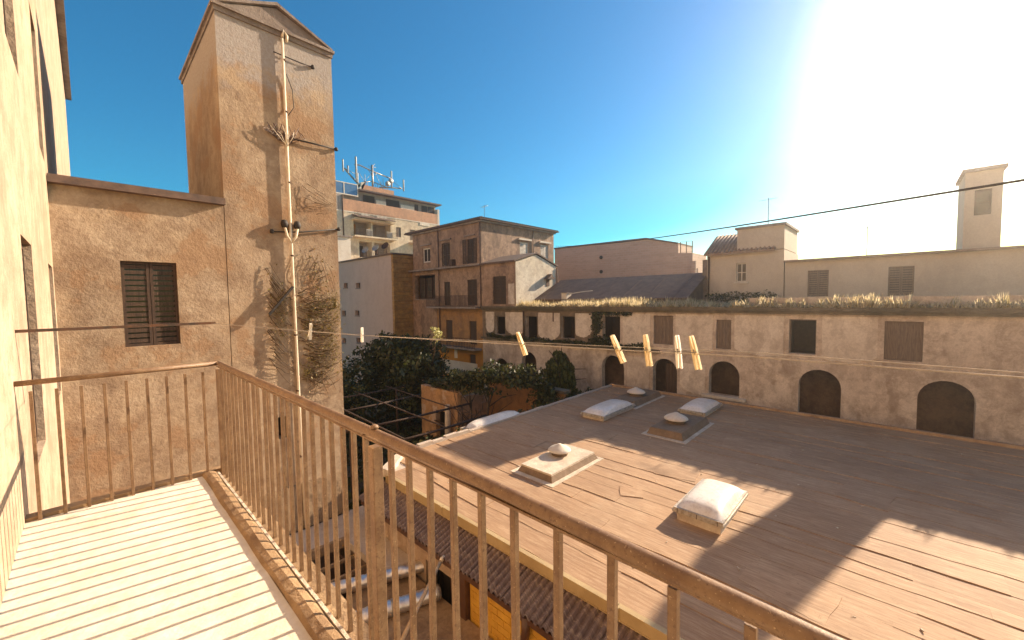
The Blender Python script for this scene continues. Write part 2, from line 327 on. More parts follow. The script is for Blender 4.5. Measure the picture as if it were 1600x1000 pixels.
def mk_brick():
    m, nt, b = newmat('faded_far_brick'); P = pos(nt)
    sep = nt.nodes.new('ShaderNodeSeparateXYZ'); nt.links.new(P, sep.inputs[0]); cb = nt.nodes.new('ShaderNodeCombineXYZ')
    ad = nt.nodes.new('ShaderNodeMath'); ad.operation = 'ADD'; nt.links.new(sep.outputs[0], ad.inputs[0]); nt.links.new(sep.outputs[1], ad.inputs[1])
    nt.links.new(ad.outputs[0], cb.inputs[0]); nt.links.new(sep.outputs[2], cb.inputs[1])
    br = nd(nt, 'ShaderNodeTexBrick', Color1=(0.56, 0.38, 0.29, 1), Color2=(0.49, 0.33, 0.25, 1), Mortar=(0.55, 0.43, 0.35, 1), Scale=1.0)
    br.inputs['Brick Width'].default_value = 0.5; br.inputs['Row Height'].default_value = 0.22; br.inputs['Mortar Size'].default_value = 0.02
    nt.links.new(cb.outputs[0], br.inputs['Vector'])
    n = noise(nt, P, 0.5, 6, 0.7); n2 = noise(nt, scaled(nt, P, (0.4, 0.4, 3)), 1, 5, 0.7)
    col = mix(nt, ramp(nt, n, 0.4, 0.7, 0, 0.6), br.outputs['Color'], (0.60, 0.46, 0.37)); col = mix(nt, ramp(nt, n2, 0.5, 0.75, 0, 0.5), col, (0.36, 0.24, 0.18))
    nt.links.new(col, b.inputs['Base Color']); b.inputs['Roughness'].default_value = 0.9; bump(nt, b, n, 0.3); return m
M['farbrick'] = mk_brick()

# ------------------------------------------------------------------ openings
def window(parent, Mf, u0, u1, z0, z1, d=0.22, fm='wood', pm='glass', bars=(1, 1), fw=0.06, name='window', shutters=None, sm='greywood', open_sh=None, sill=None):
    w = u1 - u0; b = MB()
    b.mbox(Mf, u0, u0 + fw, d, d + 0.06, z0, z1); b.mbox(Mf, u1 - fw, u1, d, d + 0.06, z0, z1)
    b.mbox(Mf, u0 + fw, u1 - fw, d, d + 0.06, z0, z0 + fw); b.mbox(Mf, u0 + fw, u1 - fw, d, d + 0.06, z1 - fw, z1)
    for i in range(1, bars[0] + 1):
        u = u0 + w * i / (bars[0] + 1); b.mbox(Mf, u - fw * .35, u + fw * .35, d + .005, d + 0.055, z0 + fw, z1 - fw)
    for j in range(1, bars[1] + 1):
        z = z0 + (z1 - z0) * j / (bars[1] + 1); b.mbox(Mf, u0 + fw, u1 - fw, d + .008, d + 0.052, z - fw * .3, z + fw * .3)
    f = b.build(name, M[fm], parent)
    MB().mbox(Mf, u0 + 0.01, u1 - 0.01, d + 0.03, d + 0.04, z0 + 0.01, z1 - 0.01).build('pane', M[pm], f)
    if sill: MB().mbox(Mf, u0 - .1, u1 + .1, -.08, d, z0 - .08, z0 - .002).build('sill', M[sill], f)
    def leaf(M2, a, c):
        s = MB(); t = 0.035
        s.mbox(M2, a, a + .05, 0, t, z0, z1); s.mbox(M2, c - .05, c, 0, t, z0, z1); s.mbox(M2, a + .05, c - .05, 0, t, z0, z0 + .06); s.mbox(M2, a + .05, c - .05, 0, t, z1 - .06, z1)
        n = int((z1 - z0 - .12) / 0.11)
        for k in range(n):
            zc = z0 + .06 + (k + .5) * (z1 - z0 - .12) / n; s.mbox(M2, a + .05, c - .05, .008, .026, zc - .04, zc + .04)
        s.build('shutter', M[sm], f)
    if shutters == 'closed':
        leaf(lambda u, dd, z: Mf(u, dd + 0.06, z), u0 + .005, (u0 + u1) / 2 - .005); leaf(lambda u, dd, z: Mf(u, dd + 0.06, z), (u0 + u1) / 2 + .005, u1 - .005)
    elif shutters == 'open':
        leaf(lambda u, dd, z: Mf(u, dd - 0.05, z), u0 - w * .48, u0 - .02); leaf(lambda u, dd, z: Mf(u, dd - 0.05, z), u1 + .02, u1 + w * .48)
    return f
def planks(parent, Mf, u0, u1, z0, z1, d=0.15, mat='greywood', name='door', n=None, arch=0):
    n = n or max(3, int((u1 - u0) / 0.17)); b = MB(); b.mbox(Mf, u0, u1, d + .03, d + .06, z0, z1); f = b.build(name, M[mat], parent)
    for i in range(n):
        a = u0 + (u1 - u0) * i / n + .006; c = u0 + (u1 - u0) * (i + 1) / n - .006
        MB().mbox(Mf, a, c, d + rnd.uniform(-.006, .006), d + .029, z0 + rnd.uniform(0, .03), z1 - .01).build('plank', M[mat], f)
    return f
def void(parent, Mf, u0, u1, z0, z1, d=0.9, name='dark_interior'):
    b = MB(); q = b.quad
    q(Mf(u0, d, z0), Mf(u1, d, z0), Mf(u1, d, z1), Mf(u0, d, z1))
    for u in (u0, u1): q(Mf(u, .36, z0), Mf(u, d, z0), Mf(u, d, z1), Mf(u, .36, z1))
    for z in (z0, z1): q(Mf(u0, .36, z), Mf(u1, .36, z), Mf(u1, d, z), Mf(u0, d, z))
    return b.build(name, M['dark'], parent)
def railing(parent, p, q, h=0.9, step=0.14, r=0.008, mat='iron', name='railing', post=0.012):
    p = Vector(p); q = Vector(q); L = (q - p).length; b = MB(); up = Vector((0, 0, h))
    b.bar(p + up, q + up, .035, .02); b.bar(p + Vector((0, 0, .08)), q + Vector((0, 0, .08)), .025, .015)
    f = b.build(name, M[mat], parent); n = int(L / step); s = MB()
    for i in range(n + 1): c = p.lerp(q, i / n); s.bar(c, c + up, r * 2, r * 2)
    s.build('bars', M[mat], f); return f
def leaves(name, mat, parent, blobs, size, seed=1, droop=0.0, shell=0.55, aspect=0.55, lump=0.35, **kw):
    rs = np.random.RandomState(seed); V = []; 
    for (c, r, n) in blobs:
        d = rs.normal(size=(n, 3)); d /= np.linalg.norm(d, axis=1)[:, None]
        k = rs.normal(size=(5, 3)) * 2.2; ph = rs.uniform(0, 6.28, 5)
        lm = 1 + lump * np.mean([np.sin(d @ k[i] * 1.6 + ph[i]) for i in range(5)], axis=0) * 1.6
        rad = (shell + (1 - shell) * rs.uniform(0, 1, n) ** 0.6) * lm
        V.append(np.array(c) + d * rad[:, None] * np.array(r))
    P = np.vstack(V); n = len(P)
    a = rs.normal(size=(n, 3)); a[:, 2] -= droop * 2; a /= np.linalg.norm(a, axis=1)[:, None]
    b = np.cross(a, rs.normal(size=(n, 3))); b /= np.linalg.norm(b, axis=1)[:, None]
    s = size * (0.35 + 1.3 * rs.uniform(0, 1, n) ** 1.6)[:, None]; cr2 = np.cross(a, b)
    pts = np.stack([P - a * s * .5, P + b * s * aspect * .5 + cr2 * s * .12, P + a * s * .5, P - b * s * aspect * .5 + cr2 * s * .12], axis=1).reshape(-1, 3)
    me = bpy.data.meshes.new(name); me.vertices.add(n * 4); me.vertices.foreach_set('co', pts.ravel().astype(np.float32))
    me.loops.add(n * 4); me.loops.foreach_set('vertex_index', np.arange(n * 4, dtype=np.int32))
    me.polygons.add(n); me.polygons.foreach_set('loop_start', np.arange(0, n * 4, 4, dtype=np.int32)); me.polygons.foreach_set('loop_total', np.full(n, 4, dtype=np.int32))
    me.update(calc_edges=True); me.materials.append(M[mat])
    o = bpy.data.objects.new(name, me); C.objects.link(o)
    if parent: o.parent = parent; o.location = -wloc(parent)
    return tag(o, **kw)
def branches(b, base, top, r, n=7, spread=1.5, seed=0):
    rr = random.Random(seed); base = Vector(base); top = Vector(top)
    mid = base.lerp(top, .5) + Vector((rr.uniform(-.2, .2), rr.uniform(-.2, .2), 0)); b.tube([base, base.lerp(mid, .5), mid, top], [r * 1.25, r, r * .8, r * .35], 8)
    for i in range(n):
        t = rr.uniform(.35, .95); p = base.lerp(top, t); a = rr.uniform(0, 6.28)
        e = p + Vector((math.cos(a) * spread, math.sin(a) * spread, rr.uniform(.2, 1.0) * spread)); m2 = p.lerp(e, .5) + Vector((0, 0, .2))
        b.tube([p, m2, e], [r * .45, r * .3, r * .1], 6)

# ------------------------------------------------------------------ the setting
g = MB(); g.quad((-120, -150, -9), (260, -150, -9), (260, 220, -9), (-120, 220, -9))
tag(g.build('ground', M['ground']), kind='structure')

# own balcony and the house it hangs on
RX, FZ = 0.87, -1.70
hb = thing('balcony_house', 'sunlit ochre house front that carries the balcony at the far left', 'house', (-.4, 5, -9))
b = MB(); Mo = lambda u, d, z: (-.42 - d, u, z)
b.wall(Mo, -24, 44, -9, 15, [(-0.6, .9, FZ, .75), (6.2, 7.3, -1.6, .7), (10.2, 11.3, -1.6, .7), (6.2, 7.3, 2.6, 4.9), (10.2, 11.3, 2.6, 4.9)], 0, .4); b.box(-9, -.83, -24, 44, -9, 14.95)  # front lengthened and raised to bounce warm sunlight onto the walls opposite
b.build('wall', M['own'], hb)
for (a, z0, z1) in ((6.2, -1.6, .7), (10.2, -1.6, .7), (6.2, 2.6, 4.9), (10.2, 2.6, 4.9)): window(hb, Mo, a, a + 1.1, z0, z1, .15, shutters='closed', sm='wood')
window(hb, Mo, -.6, .9, FZ, .75, .25, fm='whiteframe', bars=(1, 3), name='door')
MB().box(-9.4, -.1, -24.3, 44.3, 15, 15.25).build('cornice', M['cement'], hb)
bal = thing('balcony', 'cream sunlit balcony floor with stained brown rim in the lower left', 'balcony', (.2, 1, FZ))
MB().box(-.42, .70, -3.0, 4.9, FZ - .18, FZ).build('floor', M['floor'], bal)
n = 40; k = MB()                                     # worn rounded rim
prof = [(.70, FZ - .18), (.70, FZ + .004), (.715, FZ + .03), (.75, FZ + .042), (.79, FZ + .03), (.805, FZ + .008), (.81, FZ - .18)]
rows = []
for i in range(n + 1):
    y = -3 + 7.9 * i / n; rows.append([(x + rnd.uniform(-.006, .006), y, z + (rnd.uniform(-.005, .005) if z > FZ else 0)) for (x, z) in prof])
for i in range(n):
    for j in range(len(prof) - 1): k.quad(rows[i][j], rows[i + 1][j], rows[i + 1][j + 1], rows[i][j + 1], smooth=True)
k.build('rim', M['kerb'], bal)
MB().box(.812, .83, -3, 4.9, FZ - .2, FZ + .012).build('edge_strip', M['lime'], bal)
MB().box(.832, .95, -3, 4.9, FZ - .22, FZ - .03).build('outer_ledge', M['kerb'], bal)
MB().box(-.42, .95, 4.9, 5.0, FZ - .22, FZ + .03).build('end_kerb', M['kerb'], bal)

ral = thing('balcony_railing', 'rusty brown iron balcony railing crossing the whole foreground', 'railing', (RX, 1, FZ))
def hz(y): return -.60 - .02 * max(0, (1.2 - y)) * .8
hr = [(RX, y, hz(y)) for y in [-3.0, -2, -1, 0, .3, .6, .9, 1.2, 1.8, 2.5, 3.2, 4.0, 4.9]]
MB().tube(hr, .0215, 16).build('handrail', M['rail'], ral)
MB().bar((RX, -3, -.632), (RX, 4.9, -.632), .03, .008).build('under_strap', M['rail'], ral)
bm = MB(); c = .0015; w = .0105                       # chamfered square bar, 1 m tall
o8 = [(-w + c, -w), (w - c, -w), (w, -w + c), (w, w - c), (w - c, w), (-w + c, w), (-w, w - c), (-w, -w + c)]
bm.prism(lambda u, d, z: (u, z, d), o8, 0, 1); bme = bm.mesh('baluster'); bme.materials.append(M['rail'])
ys = [.34 - .148 * i for i in range(1, 20)] + [.34, .50, .67, .83, .98, 1.13, 1.28, 1.42, 1.55] + [1.92, 2.03, 2.17, 2.31, 2.45, 2.59, 2.73, 2.86, 3.0, 3.13, 3.27, 3.4, 3.54, 3.68, 3.81, 3.95, 4.08, 4.22, 4.36, 4.5, 4.63, 4.77]
for y in ys:
    o = inst('baluster', bme, ral, (RX + rnd.uniform(-.002, .002), y, FZ - .03), (rnd.uniform(-.004, .004), rnd.uniform(-.004, .004), rnd.uniform(-.06, .06)), (1, 1, hz(y) - .03 - (FZ - .03)))
    MB
pm = MB(); w = .024; c = .003
o8 = [(-w + c, -w), (w - c, -w), (w, -w + c), (w, w - c), (w - c, w), (-w + c, w), (-w, w - c), (-w, -w + c)]
pm.prism(lambda u, d, z: (u, z, d), o8, 0, 1); pme = pm.mesh('post'); pme.materials.append(M['rail'])
for y in (1.70, 4.88, -1.2): inst('post', pme, ral, (RX, y, FZ - .03), (0, 0, 0), (1, 1, 1.07))
MB().bar((RX, 1.79, FZ - .03), (RX, 1.79, -.625), .022, .022).build('baluster', M['rail'], ral)
MB().tube([(RX, 4.88, -.6), (-.42, 4.88, -.6)], .0215, 12).build('handrail', M['rail'], ral)
for i in range(9): inst('baluster', bme, ral, (.74 - .135 * i, 4.88, FZ - .03), (0, 0, 0), (1, 1, 1.06))
for y in (1.70,): MB().tube([(RX, y, -.577), (RX, y, -.566), (RX, y, -.56)], [.02, .016, .008], 10).build('post_cap', M['rail'], ral)

# ------------------------------------------------------------------ tower at the left
TY, TX0, TX1 = 11.65, 2.35, 5.03
tw = thing('gabled_tower', 'tall ochre plaster tower wall with grey gabled top at the left', 'tower', (3.7, TY, -9))
b = MB(); Mt = MY(TY)
b.wall(Mt, TX0, TX1, -4.95, 6.80, [(3.27, 3.5, -3.6, -3.02)], 0, .5); b.box(TX0 + .002, TX1 - .002, TY + .5, TY + 4.5, -9, 6.8)
b.build('wall', M['tower'], tw); void(tw, Mt, 3.27, 3.5, -3.6, -3.02, .47)
b = MB(); npl = 14
b.mbox(Mt, TX0 - .01, TX1 + .015, -.03, .45, -9, -4.96); b.build('rubble_base', M['tower_base'], tw)
MB().mbox(Mt, TX0, TX1 + .03, -.09, -.031, -6.42, -6.22).build('base_band', M['dark_wall'], tw)
b = MB(); b.prism(Mt, [(TX0 - .02, 6.99), (TX1 + .02, 6.99), (3.68, 7.50)], .03, 4.5); b.build('gable', M['cement'], tw)
b = MB(); b.mbox(Mt, TX0 - .08, TX1 + .06, -.10, 4.6, 6.91, 6.98); b.mbox(Mt, TX0 - .03, TX1 + .025, -.04, 4.6, 6.80, 6.91); b.build('cornice', M['cement'], tw)
b = MB(); b.prism(Mt, [(TX1 + .03, 6.985), (TX1 + .03, 7.04), (3.68, 7.62), (TX0 - .03, 7.04), (TX0 - .03, 6.985), (3.68, 7.54)], -.05, 4.55); b.build('coping', M['cement'], tw)
px = [(3.76, TY - .07, 6.75), (3.765, TY - .07, 4.4), (3.77, TY - .07, 2), (3.79, TY - .07, -1), (3.81, TY - .07, -3.5), (3.84, TY - .07, -6.2)]
dp = MB().tube(px, .034, 12).build('downpipe', M['pvc'], tw)
for z in (6.2, 4.9, 3.1, 1.2, -.9, -2.4, -4.2): MB().tube([(3.78, TY - .07, z), (3.78, TY - .07, z + .04)], .042, 12).build('bracket', M['iron'], dp)
b = MB(); b.tube([(3.76, TY - .08, 6.78), (3.80, TY - .08, 6.95), (3.87, TY - .08, 6.85), (3.86, TY - .08, 6.7)], .035, 8); b.build('pipe_elbow', M['pvc'], dp)
MB().tube([(3.83, TY - .05, 5.9), (3.96, TY - .05, 5.55), (3.98, TY - .05, 5.1), (3.83, TY - .05, 4.85)], .010, 6).build('loose_cable', M['cable'], tw)
MB().tube([(3.55, TY - .04, 6.35), (4.2, TY - .04, 6.33), (4.5, TY - .04, 6.34)], .013, 6).build('cable', M['cable'], tw)
MB().tube([(3.9, TY - .05, 4.28), (4.5, TY - .07, 4.29), (5.06, TY - .05, 4.30)], .022, 6).build('cable', M['cable'], tw)
MB().tube([(3.3, TY - .05, 1.80), (4.0, TY - .06, 1.86), (5.05, TY - .05, 2.06)], .020, 6).build('cable', M['cable'], tw)
for (x, z) in ((3.33, 1.81), (5.05, 2.06), (5.06, 4.30), (4.5, 6.34)): MB().lathe((x, TY - .05, z - .05), [(.0, 0), (.045, .01), (.05, .06), (.03, .1), (0, .105)], 10).build('insulator', M['cable'], tw)
MB().bar((3.15, TY - .16, -.32), (3.74, TY - .16, .40), .07, .05).build('strut', M['cable'], tw)
# cable bundles
bd = thing('cable_bundle', 'tangled bundle of pale cables on the upper tower wall', 'cables', (3.68, TY - .1, 4.3))
b = MB()
for i in range(5):
    x0 = 3.38 + .14 * i + rnd.uniform(-.03, .03); b.tube([(x0, TY - .09 - rnd.uniform(0, .05), 4.46 + rnd.uniform(-.1, .12)), (x0 * .6 + 3.76 * .4 + rnd.uniform(-.05, .05), TY - .13, 4.3), (3.76 + rnd.uniform(-.03, .03), TY - .10, 4.02)], .007, 6)
b.build('strands', M['pvc'], bd)
b = MB()
for i in range(26): x0 = 3.30 + .034 * i; b.tube([(x0, TY - .06, 4.55 + rnd.uniform(-.2, .08)), (x0 + rnd.uniform(-.12, .12), TY - .07, 4.35), (3.74 + rnd.uniform(-.16, .16), TY - .06, 4.15)], .009, 5)
b.build('dark_strands', M['brownpipe'], bd)
jb = thing('cable_joint', 'two dark cable joints with white collars on the middle tower wall', 'cables', (3.76, TY - .1, 2.0))
for x in (3.62, 3.93):
    MB().lathe((x, TY - .09, 1.92), [(0, 0), (.07, .02), (.095, .11), (.065, .2), (0, .22)], 10).build('joint', M['cable'], jb)
    MB().tube([(x, TY - .1, 1.95), (x * .7 + 3.77 * .3, TY - .12, 1.72), (3.78, TY - .09, 1.55)], [.036, .03, .02], 8).build('collar', M['pvc'], jb)
# creeper
cv = thing('wall_creeper', 'dry olive creeper with drooping twigs covering the middle of the tower wall', 'creeper', (4.5, TY, -2.6))
b = MB(); pts = []
def twig(x0, z0, x1, z1, sag, r=.008):
    P = []
    for i in range(7):
        t = i / 6; P.append((x0 + (x1 - x0) * t, TY - .03 - .07 * math.sin(math.pi * t) - rnd.uniform(0, .02), z0 + (z1 - z0) * t - sag * math.sin(math.pi * t) + rnd.uniform(-.02, .02)))
    b.tube(P, [r * (1.2 - t / 8) for t in range(7)], 5); return P
for i in range(60):
    z = .1 - 2.45 * (i / 60) + rnd.uniform(-.08, .08); pts += twig(3.86 + rnd.uniform(0, .35), z + .12, 5.02 + rnd.uniform(-.25, .04), z + rnd.uniform(.0, .3), rnd.uniform(.08, .24), rnd.uniform(.006, .013))
for i in range(34): z = .6 - 2.6 * i / 34; twig(3.12 + rnd.uniform(0, .2), z + rnd.uniform(.1, .5), 3.72, z - rnd.uniform(.0, .5), rnd.uniform(.02, .12), rnd.uniform(.006, .012))
for i in range(6): twig(4.5 + rnd.uniform(-.3, .3), -2.0, 4.5 + rnd.uniform(-.7, .5), -2.6 + rnd.uniform(-.3, .3), rnd.uniform(-.1, .1), .008)
for i in range(9): twig(4.3 + rnd.uniform(-.2, .2), 3.2 - .1 * i, 5.0, 2.75 + rnd.uniform(-.15, .1), .05, .005)
for i in range(8): twig(4.0 + .1 * i, 1.4 - .05 * i, 4.2 + .1 * i, .3, rnd.uniform(-.1, .1), .005)
twig(4.35, .55, 4.75, .75, -.05, .008); twig(4.75, .75, 4.9, .0, 0, .007); twig(3.9, .2, 4.5, .35, -.1, .012); twig(4.1, -.1, 5.02, .15, -.05, .012)
b.build('stems', M['twig'], cv, kind='stuff')
leaves('foliage', 'vine', cv, [((4.45, TY - .07, -.2), (.6, .05, .65), 700), ((4.72, TY - .07, -.9), (.33, .07, .9), 620), ((4.5, TY - .08, -1.5), (.5, .06, .75), 620), ((4.2, TY - .06, -.6), (.4, .05, .6), 400), ((4.15, TY - .06, -1.9), (.35, .05, .3), 250), ((4.85, TY - .06, -.1), (.2, .05, .5), 350), ((3.45, TY - .05, -.3), (.32, .04, 1.0), 420), ((4.4, TY - .05, .9), (.4, .03, .7), 160)], .05, 3, droop=.3, shell=.05, lump=.6)
# plants that grow on the tower's far corner are part of the garden below

# low house between the balcony house and the tower
lh = thing('low_courtyard_house', 'low ochre wall house between the tower and the balcony house', 'house', (1, 13, -9))
b = MB(); Ml = MY(11.62); b.wall(Ml, -.42, 2.33, -9, 2.3, [(.5, 1.4, -.9, .9)], 0, .35); b.box(-.4, 2.32, 11.98, 16, -9, 2.28); b.build('wall', M['tower'], lh)
window(lh, Ml, .5, 1.4, -.9, .9, .12, shutters='closed', sm='wood'); MB().box(-.41, 2.34, 11.45, 16.1, 2.3, 2.45).build('roof', M['tile'], lh)

# ------------------------------------------------------------------ grey blank house, apartment block
gh = thing('blank_grey_house', 'blank mauve grey house wall with six tiny windows right of the tower', 'house', (20, 40, -9))
Mg = MX(20); ops = [(y - .5, y + .5, z - .28, z + .28) for (y, z) in ((41.7, 1.66), (44.7, 1.75), (42.1, -1.3), (45.4, -1.35), (42.0, -4.25), (45.6, -4.5))]
b = MB(); b.wall(Mg, 34.7, 60, -9, 4.35, ops, 0, .35); b.box(20.36, 34, 35.05, 60, -9, 4.3); b.build('wall', M['grey'], gh)
for o in ops: void(gh, Mg, *o, .352); MB().mbox(Mg, o[0] - .06, o[1] + .06, -.06, .1, o[2] - .09, o[2] - .005).build('sill', M['cement'], gh)
b = MB()
zc = -9
while zc < 4.3:
    hgt = rnd.uniform(.35, .55); zt = min(zc + hgt, 4.34); wv = rnd.uniform(.0, .06); b.box(19.97 - wv * .3, 24, 34.36 - wv, 34.69, zc, zt - .02); zc = zt
    if zt >= 4.34: break
b.build('corner_stone', M['quoin'], gh)
b = MB(); b.box(19.85, 24, 34.3, 60, 4.36, 4.5); b.build('roof_edge', M['dark_wall'], gh)
for i, y in enumerate((36.2, 38.1, 40.3)):
    t = thing('satellite_dish', ['small dark satellite dish on the grey house roof nearest the corner', 'small satellite dish in the middle of the grey house roof edge', 'small satellite dish on the grey house roof nearest the tower'][i], 'satellite dish', (20.4, y, 4.5), 'dishes on the grey house roof')
    MB().tube([(20.4, y, 4.5), (20.4, y, 5.1)], .04, 6).build('pole', M['iron'], t)
    d = MB(); d.lathe((0, 0, 0), [(0, 0), (.2, .04), (.38, .16), (.40, .2)], 14); me = d.mesh('dish'); me.materials.append(M['iron' if i == 0 else 'antenna']); inst('dish', me, t, (20.35, y, 5.25), (R_(60), 0, R_(-70)))
wa = thing('white_annex', 'white annex wall above the grey house beside the tower', 'annex', (22, 54, 4.5))
b = MB(); b.box(20.6, 23.2, 50, 58, 4.5, 8.0); b.build('wall', M['white'], wa); MB().box(20.4, 23.4, 49.8, 58.2, 8.0, 8.15).build('roof', M['cement'], wa)

AY = 60
ap = thing('apartment_block', 'tall cream apartment block with salmon band and loggias behind the tower', 'building', (34, AY, -9))
Ma = MY(AY); b = MB()
log = [(28.4, 31.2, 9.95, 12.3), (31.5, 34.6, 9.95, 12.3), (29.2, 31.3, 6.6, 9.2), (31.7, 34.4, 6.6, 9.2)]
wn_ = [(35.6, 36.5, 10.5, 12.1), (38.2, 39.3, 10.2, 12.0), (40.6, 41.6, 10.3, 12.0)]
b.wall(Ma, 22, 44.4, -9, 13.4, log + wn_, 0, .3); b.build('wall', M['apt'], ap)
MB().box(22, 44.4, AY + 1.8, AY + 14, -9, 13.39).build('inner_wall', M['apt_grey'], ap)
for o in log:
    bb = MB(); u0, u1, z0, z1 = o
    for u in (u0, u1): bb.quad(Ma(u, .3, z0), Ma(u, 1.8, z0), Ma(u, 1.8, z1), Ma(u, .3, z1))
    for z in (z0, z1): bb.quad(Ma(u0, .3, z), Ma(u1, .3, z), Ma(u1, 1.8, z), Ma(u0, 1.8, z))
    bb.build('loggia_lining', M['apt'], ap)
MB().mbox(Ma, 22, 44.4, -.05, 14, 13.4, 13.55).build('string_course', M['white'], ap)
bp = MB(); bp.wall(Ma, 26.9, 44.0, 13.55, 15.3, [], -.02, .3); bp.build('salmon_band', M['apt_pink'], ap)
MB().mbox(Ma, 22, 26.9, -.03, .3, 13.55, 15.9).build('corner_wall', M['apt_grey'], ap); MB().mbox(Ma, 44.0, 44.4, -.03, 14, 13.55, 16.2).build('end_wall', M['white'], ap)
b = MB(); b.mbox(Ma, 26.9, 44.0, .6, 14, 15.3, 16.9); b.build('attic', M['apt_grey'], ap)
for (u0, u1) in ((30.3, 32.2), (34.2, 36.6), (39.6, 40.3), (41.0, 42.1), (42.3, 43.6)): window(ap, lambda u, d, z: Ma(u, d + .45, z), u0, u1, 15.35, 16.5, .0, 'iron', 'dark', (1, 0), .07)
for (u0, u1) in ((32.4, 34.1), (36.8, 39.4)): MB().mbox(Ma, u0, u1, .3, .59, 15.3, 16.0).build('attic_panel', M['white'], ap)
MB().mbox(Ma, 29.4, 44.7, -.35, 14.2, 16.9, 17.12).build('roof', M['tile'], ap)
b = MB(); b.mbox(Ma, 25.6, 29.3, 0, 5, 17.62, 17.75); b.mbox(Ma, 25.6, 29.3, -.02, .08, 15.9, 16.05)
for u in (25.6, 27.05, 29.15): b.mbox(Ma, u, u + .15, -.01, .08, 16.05, 17.62)
gp = b.build('glazed_pavilion', M['whiteframe'], ap)
for u in (25.75, 27.2): MB().mbox(Ma, u, u + (1.3 if u < 26 else 1.95), .03, .05, 16.05, 17.62).build('pane', M['blueglass'], gp)
for (z, us) in ((9.7, (28.0, 35.2)), (6.4, (28.8, 34.8)), (12.3, (28.0, 34.8)), (9.6, (38.0, 42.3))):
    s = MB().mbox(Ma, us[0], us[1], -1.2, 0, z, z + .22).build('balcony_slab', M['apt'], ap)
    railing(ap, Ma(us[0] + .05, -1.15, z + .22), Ma(us[1] - .05, -1.15, z + .22), .95, .22, .02)
for (u0, u1, z0, z1, m_) in ((28.6, 29.5, 9.95, 12.0, 'orangewood'), (31.7, 33.0, 9.95, 12.0, 'greywood'), (29.6, 30.6, 6.6, 8.7, 'wood'), (32.2, 33.2, 6.6, 8.7, 'wood')): planks(ap, lambda u, d, z: Ma(u, d + 1.6, z), u0, u1, z0, z1, .05, m_)
for (u0, u1) in ((29.9, 30.9), (33.3, 34.3)): MB().mbox(Ma, u0, u1, -1.1, -1.08, 10.0, 10.95).build('awning_cloth', M['white'], ap)
for o in wn_: window(ap, Ma, *o, .12, 'wood', 'glass', (1, 0), .07, shutters='closed')
b = MB(); b.mbox(Ma, 30.6, 36.6, 2.0, 7, 17.12, 18.5); b.build('stair_house', M['apt_pink'], ap)
b = MB(); b.prism(Ma, [(29.7, 17.12), (30.6, 17.12), (30.6, 18.7), (31.6, 18.9), (31.4, 18.98)], 1.5, 3.5); b.build('roof_gable', M['white'], ap)
b = MB(); b.prism(lambda u, d, z: (d + 0.0, AY + u, z), [(-1.7, 12.55), (.0, 13.1), (.0, 13.2), (-1.7, 12.66)], 28.2, 34.6); b.build('tiled_canopy', M['tile'], ap)
for (u0, u1) in ((29.6, 31.0), (32.2, 33.9), (40.2, 42.2)): MB().mbox(Ma, u0, u1, -.08, -.055, 12.95, 13.42).build('white_patch', M['white'], ap)
MB().tube([(26.8, AY - .1, 15.8), (26.8, AY - .1, 6)], .09, 6).build('downpipe', M['iron'], ap)

am = thing('antenna_mast', 'cluster of phone mast panels on the apartment block roof', 'antenna', (33.2, AY + 3, 18.5))
def ap_(u, z, d=3.0): return Ma(u, d, z)
b = MB(); b.tube([ap_(33.3, 17.6), ap_(33.3, 22.3)], .16, 8); b.build('mast', M['steel'], am)
b = MB(); b.tube([ap_(30.3, 21.7), ap_(31.2, 21.8), ap_(33.3, 21.3), ap_(36.6, 20.8)], .1, 6); b.tube([ap_(31.0, 18.6), ap_(29.2, 20.2), ap_(28.6, 20.8)], .13, 6); b.tube([ap_(34.5, 18.9), ap_(37.0, 19.3), ap_(38.7, 19.5)], .11, 6)
b.tube([ap_(30.9, 18.9), ap_(33.3, 19.7)], .07, 6); b.tube([ap_(33.3, 19.6), ap_(36.3, 19.1)], .07, 6); b.tube([ap_(32.5, 21.5), ap_(33.3, 20.6)], .05, 6); b.tube([ap_(34.2, 21.2), ap_(33.3, 20.4)], .05, 6); b.build('arms', M['steel'], am)
for (u, z0, z1, w) in ((28.3, 20.1, 22.0, .32), (30.4, 18.9, 22.9, .40), (36.6, 19.3, 22.0, .34), (38.9, 19.0, 21.0, .34), (29.1, 20.0, 21.2, .25), (30.6, 18.7, 20.4, .35)):
    MB().tube([ap_(u, z0, 2.7), ap_(u, z0 + .1, 2.7), ap_(u, z1 - .1, 2.7), ap_(u, z1, 2.7)], [w * .3, w * .38, w * .38, w * .3], 10).build('panel', M['antenna'], am)
b = MB()
for (u0, z0, u1, z1) in ((28.6, 20.8, 30.4, 20.2), (29.2, 20.2, 29.1, 21.4), (30.4, 21.5, 32.4, 18.6), (33.3, 21.9, 35.2, 18.6), (36.6, 20.8, 35.0, 18.6), (38.7, 19.5, 36.6, 20.6), (31.2, 18.6, 33.3, 21.0), (34.0, 18.5, 33.3, 20.2), (32.6, 22.0, 34.0, 22.0), (32.9, 21.6, 33.8, 22.6)): b.tube([ap_(u0, z0), ap_(u1, z1)], .035, 5)
b.build('stays', M['steel'], am, kind='stuff')
for i, u in enumerate((34.2, 34.8, 35.2, 35.6, 36.0, 32.0, 32.4)): MB().tube([ap_(u, 18.4), ap_(u, 19.5 + .5 * (i % 3))], .05, 6).build('whip', M['antenna'], am)
for u in (35.7, 36.3): d = MB(); d.lathe((0, 0, 0), [(0, 0), (.25, .03), (.42, .12), (.45, .3), (0, .3)], 14); me = d.mesh('drum'); me.materials.append(M['antenna']); inst('drum', me, am, ap_(u, 19.6 + (u - 35.7), 2.6), (R_(90), 0, 0))

